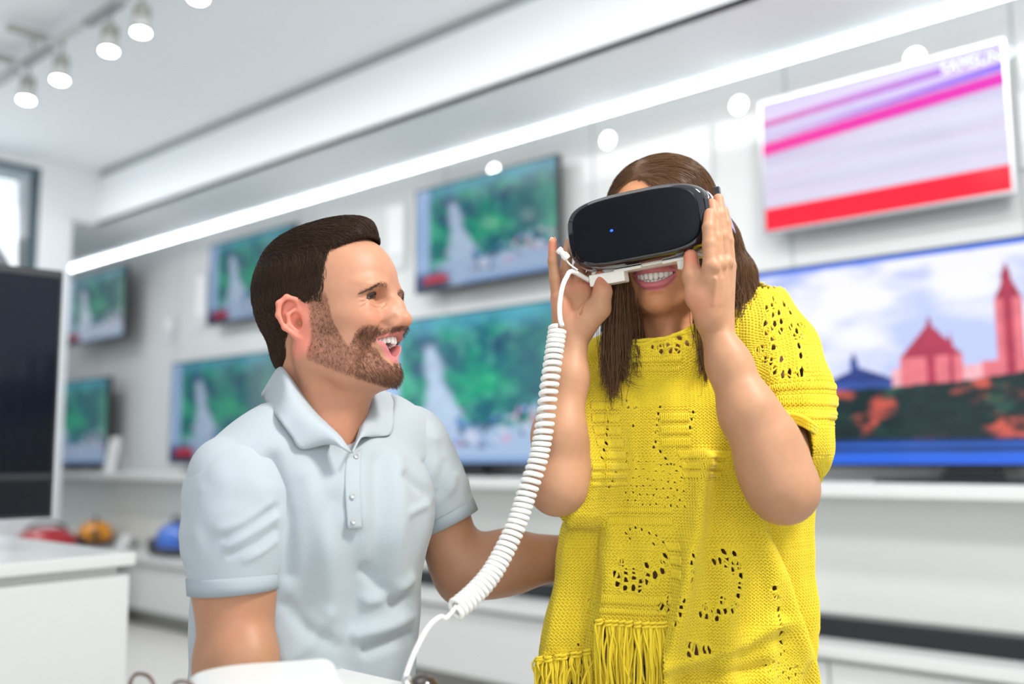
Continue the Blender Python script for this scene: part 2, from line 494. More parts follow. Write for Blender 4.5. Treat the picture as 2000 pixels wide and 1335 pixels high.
def tv(label, s_left, s_right, z0, z1, pic, depth=.06, off=.05, stand=None, gain=1.0, rs=1, bezel='black', bz=.012, ang=0.0, nu=200, nv=112, desat=0.0):
    """s_left > s_right: the set's edges along the wall; hung off the wall or standing on a foot"""
    o = empty('television', label, 'television', loc=tuple(W((s_left + s_right) / 2, off, z0)))
    R = lambda s, d: (s, d)
    hw = (s_left - s_right) / 2; cs = (s_left + s_right) / 2
    ca, sa = math.cos(ang), math.sin(ang)
    def q(a, dd, z):   # a from -hw (photo left = far end) to hw
        return W(cs - (a * ca), off + depth + dd + a * sa, z)
    mb = MB()
    mb.hexa([q(a, dd, z) for z in (z0, z1) for a, dd in ((-hw, -.035), (hw, -.035), (hw, 0), (-hw, 0))])
    # back box
    mb.hexa([q(a, dd, z) for z in (z0 + .06, z1 - .12) for a, dd in ((-hw * .7, -depth), (hw * .7, -depth), (hw * .7, -.034), (-hw * .7, -.034))])
    mb.build('housing', M[bezel], o, bevel=.003)
    if off > .02 and not stand:
        MB().hexa([q(a, dd, z) for z in ((z0 + z1) / 2 - .12, (z0 + z1) / 2 + .12) for a, dd in ((-.12, -depth - off + .003), (.12, -depth - off + .003), (.12, -depth), (-.12, -depth))]).build('wall_bracket', M['blackmatte'], o)
    U, V = np.meshgrid(np.linspace(0, 1, nu), np.linspace(0, 1, nv))
    u = U.ravel(); v = V.ravel()
    c = pic(u, v, rs) * gain
    if desat:
        g = c.mean(1, keepdims=True); c = c * (1 - desat) + g * desat
    a = (-hw + bz) + u * (2 * hw - 2 * bz); zz = z0 + bz * 1.2 + v * (z1 - z0 - bz * 2.2)
    P = np.stack([W(0, 0, 0)[i] + 0 * a for i in range(3)], 1)
    P = WN[None] * (WD - (off + depth + .0015 + a * sa))[:, None] + WU[None] * (cs - a * ca)[:, None]
    P[:, 2] = zz
    idx = np.arange(nu * nv).reshape(nv, nu)
    F = np.stack([idx[:-1, :-1], idx[:-1, 1:], idx[1:, 1:], idx[1:, :-1]], -1).reshape(-1, 4)
    mesh_obj('screen', P, F, M['screen'], o, False, c, 'Picture')
    if stand:
        st = MB()
        # foot: plate on the shelf and a flared neck
        st.hexa([q(x, dd, z) for z in (1.0205, 1.034) for x, dd in ((-stand, -.10), (stand, -.10), (stand, .12), (-stand, .12))])
        st.hexa([q(x * w, dd, z) for z, w in ((1.034, 1.0), (z0 + .01, .62)) for x, dd in ((-.11, -.06), (.11, -.06), (.11, -.01), (-.11, -.01))])
        st.build('foot', M['black'], o, bevel=.003)
    return o

TV_STRIPES = tv('television showing white, pink and red light streaks, hung high above the skyline television', 1.775, .80, 2.05, 2.635, picture_stripes, gain=1.1, rs=3, bezel='silver')
tv('television on a foot showing a town of spires above a wooded bank', 1.80, .20, 1.075, 1.885, picture_skyline, off=.10, stand=.30, gain=1.12, rs=4, nu=300, nv=160, bz=.010)
tv('television showing a tree-lined street, hung above the big set behind the man\'s face', 3.93, 2.88, 2.045, 2.65, picture_street, gain=.78, rs=1)
tv('big television on a foot showing green trees between the man and the woman', 4.16, 2.75, 1.075, 1.895, picture_street, off=.10, stand=.28, gain=1.0, rs=1, nu=260, nv=146)
tv('television showing a street film, hung on the wall at the back of the man\'s head', 6.11, 5.08, 2.065, 2.66, picture_street, gain=.62, rs=1)
tv('television on a foot showing trees, standing on the shelf behind the man\'s shoulder', 6.50, 5.15, 1.08, 1.82, picture_street, off=.10, stand=.28, gain=.62, rs=1)
tv('small angled television, the upper of the two nearest the end wall', 8.25, 7.22, 2.08, 2.66, picture_street, depth=.09, off=.09, gain=.72, rs=1, desat=.35)
tv('television on the shelf behind a white price card, nearest the end wall', 8.78, 7.47, 1.07, 1.78, picture_street, off=.10, stand=.28, gain=.55, rs=1)

# maker's name in the upper corner of the striped picture
def text_mesh(name, body, size, origin, ax, ay, m, parent, depth=.0008):
    c = bpy.data.curves.new(name, 'FONT'); c.body = body; c.size = size; c.extrude = depth; c.space_character = 1.08
    tmp = bpy.data.objects.new(name + '_tmp', c); COL.objects.link(tmp)
    dg = bpy.context.evaluated_depsgraph_get()
    me = bpy.data.meshes.new_from_object(tmp.evaluated_get(dg))
    bpy.data.objects.remove(tmp)
    az = np.cross(ax, ay)
    v = np.zeros(len(me.vertices) * 3); me.vertices.foreach_get('co', v); v = v.reshape(-1, 3)
    P = np.asarray(origin) + v[:, :1] * ax + v[:, 1:2] * ay + v[:, 2:] * az
    return mesh_obj(name, P, [tuple(p.vertices) for p in me.polygons], m, parent, False)
M['logo'] = mat('lit_lettering', (.7, .85, .95), emit=(.62, .82, 1.0), estr=.66)
text_mesh('lettering', 'SAMSUNG', .052, W(1.025, .1125, 2.555), -WU, np.array([0, 0, 1.0]), M['logo'], TV_STRIPES)
# ------------------------------------------------------------------ island counter with the switched-off set
ct = empty('counter', 'white island counter carrying the switched-off black television', 'counter', loc=tuple(W(2.7, 3.2, 0)))
MB().wbox(2.30, 3.15, 2.59, 4.4, .868, .90).build('counter_top', M['white'], ct, bevel=.004)
MB().wbox(2.34, 3.12, 2.62, 4.38, .10, .868).build('core', M['offwhite'], ct)
MB().wbox(2.31, 2.345, 2.60, 4.39, .06, .845).build('front_panel', M['white'], ct, bevel=.003)
MB().wbox(2.3455, 3.14, 2.595, 2.625, .06, .845).build('end_panel', M['white'], ct, bevel=.003)
MB().wbox(2.38, 3.10, 2.66, 4.36, 0, .10).build('kick_board', M['shadowgap'], ct)

bt = empty('television', 'big switched-off black television standing on the white island counter', 'television', loc=tuple(W(2.5, 3.3, .9)))
# gently curved panel: arc in plan, edges along d
def curved(s_off0, s_off1, z0, z1, d0=2.715, d1=3.85, n=24, bulge=.05, inset=0):
    v = []; f = []
    for i in range(n + 1):
        t = i / n; d = d0 + inset + (d1 - d0 - 2 * inset) * t
        c = bulge * (1 - (2 * t - 1) ** 2)
        for so in (s_off0, s_off1):
            for z in (z0, z1):
                v.append(W(2.50 + c + so, d, z))
    for i in range(n):
        a = i * 4; b = a + 4
        f += [(a, a + 1, b + 1, b), (a + 2, b + 2, b + 3, a + 3), (a, b, b + 2, a + 2), (a + 1, a + 3, b + 3, b + 1)]
    f += [(0, 2, 3, 1), (n * 4, n * 4 + 1, n * 4 + 3, n * 4 + 2)]
    return MB().add(v, f)
curved(0, .045, .985, 1.625).build('housing', M['blackmatte'], bt, bevel=.004)
curved(-.0015, 0.002, 1.10, 1.605, inset=.008).build('screen', M['darkscreen'], bt)
curved(-.002, 0.002, 1.088, 1.096, inset=.15).build('reflection_strip', mat('violet_grey_reflection', (.30, .28, .38), rough=.3, metal=.6), bt)  # strip coloured as a violet reflection along the lower bezel
curved(-.0015, 0.002, .995, 1.080, inset=.008).build('lower_panel', mat('dark_gloss_panel', (.006, .009, .015), rough=.2), bt)
MB().wbox(2.46, 2.72, 3.1, 3.5, .9005, .915).wbox(2.56, 2.62, 3.2, 3.4, .915, 1.0).build('foot', M['black'], bt, bevel=.004)

# ------------------------------------------------------------------ counter along the end wall and the vacuum cleaners
ew = empty('base_cabinet', 'low white cabinet against the end wall carrying the red vacuum cleaner', 'cabinet', loc=tuple(W(6.6, 1.5, 0)))
MB().wbox(6.33, 6.89, .62, 2.6, .11, .43).build('body', M['white'], ew)
MB().wbox(6.32, 6.895, .60, 2.62, .43, .47).build('cabinet_top', M['white'], ew, bevel=.003)
MB().wbox(6.38, 6.88, .62, 2.58, 0, .11).build('kick_board', M['shadowgap'], ew)

def ell_mesh(c, R, rad, nu=28, nv=16, zmin=-1.0, pw=1.0):
    """ellipsoid cut flat below zmin (unit), axes = columns of R"""
    v = []; f = []
    for j in range(nv + 1):
        ph = -math.pi / 2 + math.pi * j / nv
        z = max(math.sin(ph), zmin)
        r = math.cos(ph) if math.sin(ph) > zmin else math.sqrt(max(0, 1 - zmin ** 2)) * (j / nv * 2.2 if j / nv * 2.2 < 1 else 1)
        r = abs(r) ** pw
        for i in range(nu):
            a = 2 * math.pi * i / nu
            p = np.array([r * math.cos(a) * rad[0], r * math.sin(a) * rad[1], z * rad[2]])
            v.append(np.asarray(c) + R @ p)
    for j in range(nv):
        for i in range(nu):
            i2 = (i + 1) % nu
            f.append((j * nu + i, j * nu + i2, (j + 1) * nu + i2, (j + 1) * nu + i))
    return v, f
def axes(deg):
    a = math.radians(deg); c, s = math.cos(a), math.sin(a)
    x = WU * c + WN * s; y = -WU * s + WN * c
    return np.stack([x, y, np.array([0, 0, 1.0])], 1)

def vacuum(label, s, d, z, deg, L, Wd, H, colour, dark=(.02, .02, .022)):
    o = empty('vacuum_cleaner', label, 'vacuum cleaner', loc=tuple(W(s, d, z)))
    R = axes(deg); c = W(s, d, z)
    mc = mat('vacuum_shell', colour, rough=.16, coat=.6); md = mat('vacuum_dark_plastic', dark, rough=.4)
    MB().add(*ell_mesh(c + np.array([0, 0, H * .42]), R, (L * .5, Wd * .5, H * .56), zmin=-.55, pw=.8)).build('shell', mc, o, True)
    MB().add(*ell_mesh(c + np.array([0, 0, H * .16]), R, (L * .53, Wd * .54, H * .16), zmin=-.6, pw=.6)).build('chassis', md, o, True)
    for sx, sy in ((-.3, -1), (-.3, 1)):
        wc = c + R @ np.array([sx * L, sy * Wd * .42, H * .27])
        MB().lathe(wc, R[:, 1] * sy, [(H * .10, 0), (H * .26, .002), (H * .265, Wd * .08), (H * .2, Wd * .12), (H * .08, Wd * .13)]).build('wheel', md, o, True)
    hc = c + R @ np.array([L * .5, 0, H * .5])
    MB().lathe(hc - R[:, 0] * .03, R[:, 0], [(H * .16, 0), (H * .17, .03), (H * .13, .035), (H * .13, .07), (H * .09, .075)]).build('hose_port', md, o, True)
    hp = [c + R @ np.array([x * L, 0, h * H]) for x, h in ((-.34, .80), (-.2, 1.08), (.05, 1.15), (.26, 1.0), (.34, .78))]
    MB().tube(spline(hp, 20), H * .055, 10).build('carry_handle', md, o, True)
    return o
vacuum('orange domed vacuum cleaner on the low white worktop', 7.12, .385, .471, 205, .30, .26, .19, (.80, .30, .01))
vacuum('blue vacuum cleaner on the low worktop beside the man\'s sleeve', 6.0, .36, .471, 190, .34, .27, .22, (.03, .13, .55))
vacuum('red and black vacuum cleaner below the switched-off television', 6.58, .98, .471, 100, .40, .27, .20, (.42, .01, .02))
def card(label, s, d, z, w, h, tilt, grp=None):
    """folded price card leaning on the surface"""
    o = empty('price_card', label, 'price card', grp, tuple(W(s, d, z)))
    t = math.tan(tilt)
    MB().hexa([W(a, d + dd, zz) for zz, e in ((z, 0), (z + h, -h * t)) for a, dd in ((s + w / 2, e - .0015), (s + w / 2, e + .0015), (s - w / 2, e + .0015), (s - w / 2, e - .0015))]).build('face_sheet', M['card'], o)
    MB().hexa([W(a, d + dd, zz) for zz, e in ((z, -2 * h * t - .002), (z + h, -h * t - .003)) for a, dd in ((s + w / 2, e - .0012), (s + w / 2, e + .0012), (s - w / 2, e + .0012), (s - w / 2, e - .0012))]).build('back_sheet', M['card'], o)
    return o
card('white price card standing before the television nearest the end wall', 7.14, .29, 1.021, .17, .26, .16)
card('small white price card beside the orange vacuum cleaner', 6.72, .40, .471, .15, .10, .6)
card('small white price card beside the red vacuum cleaner', 7.62, .37, .471, .16, .10, .6)

def plate(label, s0, s1, z0, z1):
    o = empty('information_plate', label, 'sign', loc=tuple(W((s0 + s1) / 2, 0, z0)))
    MB().wbox(s1, s0, .012, .016, z0, z1).build('plate', M['cardgrey'], o, bevel=.001)
    MB().wbox(s1 + .012, s0 - .012, .0161, .0168, z0 + .10, z1 - .02).build('sheet', M['card'], o)
    for s in (s1 + .02, s0 - .02):
        for z in (z0 + .02, z1 - .012):
            MB().lathe(W(s, .001, z), WN, [(.006, 0), (.006, .018), (.003, .02)], 10).build('stud', M['silver'], o, True)
plate('clear information plate on the wall above the man\'s forehead', 4.29, 4.12, 2.24, 2.65)
plate('clear information plate on the wall above the woman\'s hair', 2.22, 2.06, 2.38, 2.64)
plate('clear information plate between the small angled television and the man\'s hair', 6.44, 6.29, 2.08, 2.50)
plate('small clear information plate close to the angled television', 6.89, 6.75, 2.02, 2.22)
plate('small price plate at the lower corner of the striped television', .80, .66, 2.16, 2.46)

def soundbar(label, s0, s1, d):
    o = empty('soundbar', label, 'soundbar', loc=tuple(W((s0 + s1) / 2, d, .47)))
    MB().wbox(s0, s1, d - .05, d + .05, .4715, .545).build('body', M['black'], o, bevel=.008, seg=3)
    MB().wbox(s0 + .02, s1 - .02, d + .05, d + .0525, .478, .538).build('grille', M['blackmatte'], o)
soundbar('long black soundbar on the worktop below the skyline television', .35, 1.62, .36)
soundbar('black soundbar on the worktop behind the man\'s bent elbow', 2.75, 3.76, .30)

# ------------------------------------------------------------------ track lights
def spot(label, s, d, zl, zrail, tilt, group):
    o = empty('spotlight', label, 'spotlight', group, tuple(W(s, d, zl)))
    ax = np.array([0, 0, 1.0]) + WN * tilt[0] + WU * tilt[1]
    ax /= np.linalg.norm(ax)
    c = W(s, d, zl)
    MB().lathe(c, ax, [(.034, .004), (.040, -.002), (.041, .05), (.041, .062)], 24).build('reflector_ring', M['white'], o, True)
    MB().lathe(c, ax, [(.036, .003), (.036, .005)], 24).build('lens', M['lens'], o, True)
    MB().lathe(c, ax, [(.037, .062), (.037, .125), (.03, .135), (.012, .137)], 24).build('housing', M['spotgrey'], o, True)
    top = c + ax * .135
    MB().tube([top, np.array([top[0], top[1], zrail])], .008, 10).build('stem', M['track'], o, True)
    return o
tr = empty('light_track', 'white ceiling track carrying the row of spotlights', 'light track', loc=tuple(W(4.4, 1.9, 3.2)))
MB().wbox(2.6, 6.85, 1.865, 1.905, 3.165, 3.20).build('rail', M['white'], tr)
for s in (3.99, 4.71, 5.12):
    MB().wbox(s - .02, s + .30, 1.86, 1.91, 3.15, 3.168).build('adapter', M['track'], tr)
    MB().wbox(s - .022, s + .022, 1.86, 2.08, 3.20, 3.225).build('cross_bar', M['spotgrey'], tr)
for s in (2.8, 3.7, 4.9, 6.2):
    MB().lathe(W(s, 1.885, 3.20), (0, 0, 1), [(.008, 0), (.008, .07)], 8).build('hanger', M['track'], tr, True)
sp = [(4.95, 'spotlight nearest the end window in the row on the ceiling track'), (4.56, 'second spotlight from the end window in the row on the ceiling track'),
      (4.06, 'third spotlight from the end window in the row on the ceiling track'), (3.77, 'fourth spotlight from the end window in the row on the ceiling track'),
      (3.31, 'spotlight cut by the top edge of the photo, alone in the ceiling row')]
for (s, l) in sp:
    spot(l, s, 1.885, 2.955, 3.165, (.10, .16), 'spotlights on the ceiling track')
# glowing discs added in place of ceiling spots mirrored in the glossy wall panels
for s_, l in ((1.15, 'glowing disc imitating a lamp reflection on the wall just above the striped television'), (1.92, 'glowing disc imitating a lamp reflection on the wall beside the corner of the striped television'),
              (2.64, 'small round light glowing on the wall above the woman\'s raised hand and hair'), (3.41, 'glowing disc imitating a lamp reflection on the wall above the tree-lined street television')):
    o = empty('spot_reflection', l, 'lamp reflection', 'imitated lamp reflections on the wall panels', tuple(W(s_, 0, 2.69)))
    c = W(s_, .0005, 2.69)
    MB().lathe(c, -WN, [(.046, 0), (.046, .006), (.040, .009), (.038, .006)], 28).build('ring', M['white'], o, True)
    MB().lathe(c, -WN, [(.037, .004), (.037, .0065), (.030, .0075)], 28).build('lens', mat('reflection_glow', (1, 1, 1), emit=(1, 1, .97), estr=5), o, True)  # emission stands in for the mirrored spot

# ------------------------------------------------------------------ display table close to the camera and what stands on it
TZ = .868
P0 = None
_v = _fw + (655 - 1000) / FPX * _rt + (667.5 - 1302) / FPX * _up
P0 = CAMP + _v * ((TZ - CAM_Z) / _v[2])
ax_s = -WU; ax_d = -WN
def tbl(a, b, z): 
    p = P0 + ax_s * a + ax_d * b
    return np.array([p[0], p[1], z])
tb = empty('display_table', 'white display table under the headset cable, its corner towards the man', 'table', loc=(P0[0], P0[1], 0))
def tbox(a0, a1, b0, b1, z0, z1):
    return MB().hexa([tbl(a, b, z) for z in (z0, z1) for a, b in ((a0, b0), (a1, b0), (a1, b1), (a0, b1))])
tbox(0, 1.3, 0, .62, TZ - .004, TZ).build('table_top', M['white'], tb)
tbox(.002, 1.298, .002, .618, TZ - .012, TZ - .0042).build('edge_strip', mat('violet_grey_edge', (.10, .09, .15), rough=.4), tb)
tbox(.06, 1.24, .05, .57, 0, TZ - .0125).build('plinth', M['white'], tb)
# ------------------------------------------------------------------ sculpting with signed distance fields
class Field:
    def __init__(s, lo, hi, h):
        s.lo = np.asarray(lo, float); s.h = h
        s.n = np.ceil((np.asarray(hi, float) - s.lo) / h).astype(int) + 1
        s.D = np.full(s.n, .2, np.float32)
    def block(s, lo, hi):
        a = np.clip(np.floor((np.asarray(lo) - s.lo) / s.h).astype(int), 0, s.n)
        b = np.clip(np.ceil((np.asarray(hi) - s.lo) / s.h).astype(int) + 1, 0, s.n)
        if (b <= a).any(): return None
        sl = tuple(slice(i, j) for i, j in zip(a, b))
        X, Y, Z = np.ogrid[sl]
        f = np.float32
        return sl, (X * s.h + s.lo[0]).astype(f), (Y * s.h + s.lo[1]).astype(f), (Z * s.h + s.lo[2]).astype(f)
    def put(s, sl, d, k, op):
        D = s.D[sl]
        if op == '+':
            if k > 0:
                h = np.maximum(k - np.abs(D - d), 0) / k
                s.D[sl] = np.minimum(D, d) - h * h * k * .25
            else: s.D[sl] = np.minimum(D, d)
        elif op == '-':
            d = -d
            if k > 0:
                h = np.maximum(k - np.abs(D - d), 0) / k
                s.D[sl] = np.maximum(D, d) + h * h * k * .25
            else: s.D[sl] = np.maximum(D, d)
        elif op == 'd':      # d is added
            s.D[sl] = D + d
    def cone(s, a, b, ra, rb=None, k=.01, op='+'):
        a = np.asarray(a, float); b = np.asarray(b, float); rb = ra if rb is None else rb
        m = max(ra, rb) + k + 4 * s.h
        B = s.block(np.minimum(a, b) - m, np.maximum(a, b) + m)
        if B is None: return s
        sl, X, Y, Z = B
        ab = b - a; L = max(float(ab @ ab), 1e-12)
        t = ((X - a[0]) * ab[0] + (Y - a[1]) * ab[1] + (Z - a[2]) * ab[2]) / L
        t = np.clip(t, 0, 1)
        d = np.sqrt((X - a[0] - t * ab[0]) ** 2 + (Y - a[1] - t * ab[1]) ** 2 + (Z - a[2] - t * ab[2]) ** 2) - (ra + (rb - ra) * t)
        s.put(sl, d.astype(np.float32), k, op); return s
    def chain(s, pts, rs, k=.01, op='+'):
        for i in range(len(pts) - 1):
            s.cone(pts[i], pts[i + 1], rs[i], rs[i + 1], k, op)
        return s
    def ell(s, c, rad, R=None, k=.01, op='+', bend=None):
        c = np.asarray(c, float); rad = np.asarray(rad, float)
        R = np.eye(3) if R is None else np.asarray(R, float)
        ext = np.sqrt(((R * rad) ** 2).sum(1)) + k + 4 * s.h
        if bend: ext = ext + abs(bend[1]) * rad[bend[0]] ** 2 * 1.6
        B = s.block(c - ext, c + ext)
        if B is None: return s
        sl, X, Y, Z = B
        p = [(X - c[0]) * R[0, i] + (Y - c[1]) * R[1, i] + (Z - c[2]) * R[2, i] for i in range(3)]
        if bend: p[2] = p[2] - bend[1] * p[bend[0]] ** 2
        k0 = np.sqrt(sum((p[i] / rad[i]) ** 2 for i in range(3)))
        k1 = np.sqrt(sum((p[i] / rad[i] ** 2) ** 2 for i in range(3))) + 1e-9
        d = np.where(k0 < .3, -rad.min() * (1 - k0), k0 * (k0 - 1) / k1)
        s.put(sl, d.astype(np.float32), k, op); return s
    def slab(s, fn, op, k=.004, lo=None, hi=None):
        B = s.block(s.lo if lo is None else lo, s.lo + s.n * s.h if hi is None else hi)
        sl, X, Y, Z = B
        s.put(sl, np.broadcast_to(fn(X, Y, Z), s.D[sl].shape).astype(np.float32), k, op); return s
    def mesh(s):
        return surface_nets(s.D, s.lo, s.h)

def surface_nets(D, lo, h):
    ins = D < 0
    cnt = np.zeros(np.array(D.shape) - 1, np.int8)
    for dx in (0, 1):
        for dy in (0, 1):
            for dz in (0, 1):
                cnt += ins[dx:dx + cnt.shape[0], dy:dy + cnt.shape[1], dz:dz + cnt.shape[2]]
    act = (cnt > 0) & (cnt < 8)
    I = np.argwhere(act)
    ids = np.full(act.shape, -1, np.int64); ids[act] = np.arange(len(I))
    acc = np.zeros((len(I), 3)); num = np.zeros(len(I))
    cs = [(a, b, c) for a in (0, 1) for b in (0, 1) for c in (0, 1)]
    val = {c: D[I[:, 0] + c[0], I[:, 1] + c[1], I[:, 2] + c[2]].astype(float) for c in cs}
    for c in cs:
        for ax in range(3):
            if c[ax]: continue
            e = list(c); e[ax] = 1; e = tuple(e)
            va, vb = val[c], val[e]
            m = (va < 0) != (vb < 0)
            t = np.where(m, va / np.where(m, va - vb, 1), 0)
            p = np.tile(np.array(c, float), (len(I), 1)); p[:, ax] += t
            acc += np.where(m[:, None], p, 0); num += m
    V = (I + acc / num[:, None]) * h + lo
    Q = []
    for ax in range(3):
        a = [slice(None)] * 3; b = [slice(None)] * 3
        a[ax] = slice(0, -1); b[ax] = slice(1, None)
        o = [i for i in range(3) if i != ax]
        for i in o:
            a[i] = slice(1, -1); b[i] = slice(1, -1)
        ia, ib = ins[tuple(a)], ins[tuple(b)]
        for sgn, mm in ((1, ia & ~ib), (-1, ~ia & ib)):
            E = np.argwhere(mm)
            if not len(E): continue
            for i in o: E[:, i] += 1
            q = []
            for du, dv in ((1, 1), (0, 1), (0, 0), (1, 0)):
                G = E.copy(); G[:, o[0]] -= du; G[:, o[1]] -= dv
                q.append(ids[G[:, 0], G[:, 1], G[:, 2]])
            q = np.stack(q, 1)
            if (sgn == 1) == (ax == 1): q = q[:, ::-1]
            Q.append(q)
    Q = np.concatenate(Q)
    return V, Q

def normals(V, Q):
    n = np.cross(V[Q[:, 2]] - V[Q[:, 0]], V[Q[:, 3]] - V[Q[:, 1]])
    N = np.zeros_like(V)
    for i in range(4): np.add.at(N, Q[:, i], n)
    return N / (np.linalg.norm(N, axis=1)[:, None] + 1e-12)

def relax(V, Q, it=2, w=.5):
    E = np.concatenate([Q[:, [0, 1]], Q[:, [1, 2]], Q[:, [2, 3]], Q[:, [3, 0]]])
    E = np.concatenate([E, E[:, ::-1]])
    deg = np.bincount(E[:, 0], minlength=len(V))[:, None] + 1e-9
    for _ in range(it):
        S = np.stack([np.bincount(E[:, 0], V[E[:, 1], i], minlength=len(V)) for i in range(3)], 1) / deg
        V = V * (1 - w) + S * w
    return V

def sstep(a, b, x):
    t = np.clip((x - a) / (b - a), 0, 1); return t * t * (3 - 2 * t)

def rot(axis, deg):
    return np.array(Matrix.Rotation(math.radians(deg), 3, Vector(axis)))

def noise3(P, s, seed=0):
    """value noise on a 3-D lattice, 0..1"""
    q = np.asarray(P, float) * s + seed * 17.3
    i = np.floor(q).astype(np.int64); f = q - i; f = f * f * f * (f * (f * 6 - 15) + 10)
    def hsh(a, b, c):
        n = (a * 73856093) ^ (b * 19349663) ^ (c * 83492791) ^ (seed * 2654435)
        n = (n ^ (n >> 13)) * 1274126177 & 0x7fffffff
        n = (n ^ (n >> 15)) * 668265263 & 0x7fffffff
        return (n & 0xffff) / 65535.0
    r = 0
    for a in (0, 1):
        for b in (0, 1):
            for c in (0, 1):
                w = (f[:, 0] if a else 1 - f[:, 0]) * (f[:, 1] if b else 1 - f[:, 1]) * (f[:, 2] if c else 1 - f[:, 2])
                r = r + w * hsh(i[:, 0] + a, i[:, 1] + b, i[:, 2] + c)
    return r

def dist_polyline(P, pts):
    d = np.full(len(P), 9.0)
    for a, b in zip(pts[:-1], pts[1:]):
        ab = b - a; t = np.clip(((P - a) @ ab) / (ab @ ab), 0, 1)
        d = np.minimum(d, np.linalg.norm(P - a - t[:, None] * ab, axis=1))
    return d

def join_meshes(parts):
    V, Q, C = [], [], []; b = 0
    for v, q, c in parts:
        V.append(v); Q.append(q + b); C.append(c); b += len(v)
    return np.concatenate(V), np.concatenate(Q), np.concatenate(C)

def skin_mat(name, rough=.48, sss=.12):
    m = mat(name, (.8, .6, .5), rough=rough, sss=sss, attr='Col', spec=.3, bump=(900, .05, .001), var=.035, varscale=90)
    return m

def field_grad(F, P):
    """trilinear distance and gradient of a field at points"""
    q = (P - F.lo) / F.h
    def samp(q):
        q = np.clip(q, 0, np.array(F.n) - 1.001); i = q.astype(int); f = q - i
        r = 0
        for a in (0, 1):
            for b in (0, 1):
                for c in (0, 1):
                    w = (f[:, 0] if a else 1 - f[:, 0]) * (f[:, 1] if b else 1 - f[:, 1]) * (f[:, 2] if c else 1 - f[:, 2])
                    r = r + w * F.D[i[:, 0] + a, i[:, 1] + b, i[:, 2] + c]
        return r
    d = samp(q)
    g = np.stack([samp(q + np.eye(3)[k]) - samp(q - np.eye(3)[k]) for k in range(3)], 1)
    return d, g / (np.linalg.norm(g, axis=1)[:, None] + 1e-9)

# ------------------------------------------------------------------ the man
man = empty('person', 'bearded man in a pale blue polo shirt, laughing, one arm stretched behind the woman', 'person', loc=tuple(CF((-.30, 1.36, 0))))
MH_yaw, MH_pitch, MH_roll = math.radians(18), 10, 0
_f = np.array([math.cos(MH_yaw), -math.sin(MH_yaw), 0]); _l = np.array([math.sin(MH_yaw), math.cos(MH_yaw), 0])
_Rp = rot(_l, -MH_pitch)
MH = np.stack([_Rp @ _f, _l, _Rp @ UZ], 1)        # columns: forward, left, up of the head in the people frame
MH_o = at(596, 621, 1.30 - .07 * math.cos(MH_yaw)) + MH[:, 1] * .07
def mh(p): return MH_o + np.asarray(p, float) @ MH.T       # head frame -> people frame
def mh_inv(p): return (np.asarray(p, float) - MH_o) @ MH

def head_core(F, g=0.0):
    F.ell((-.003, 0, .044), (.094 + g, .074 + g, .084 + g), k=.02)
    F.ell((-.022, 0, .030), (.064 + g, .068 + g, .066 + g), k=.02)
    F.ell((.041, 0, .052), (.060 + g, .066 + g, .060 + g), k=.025)

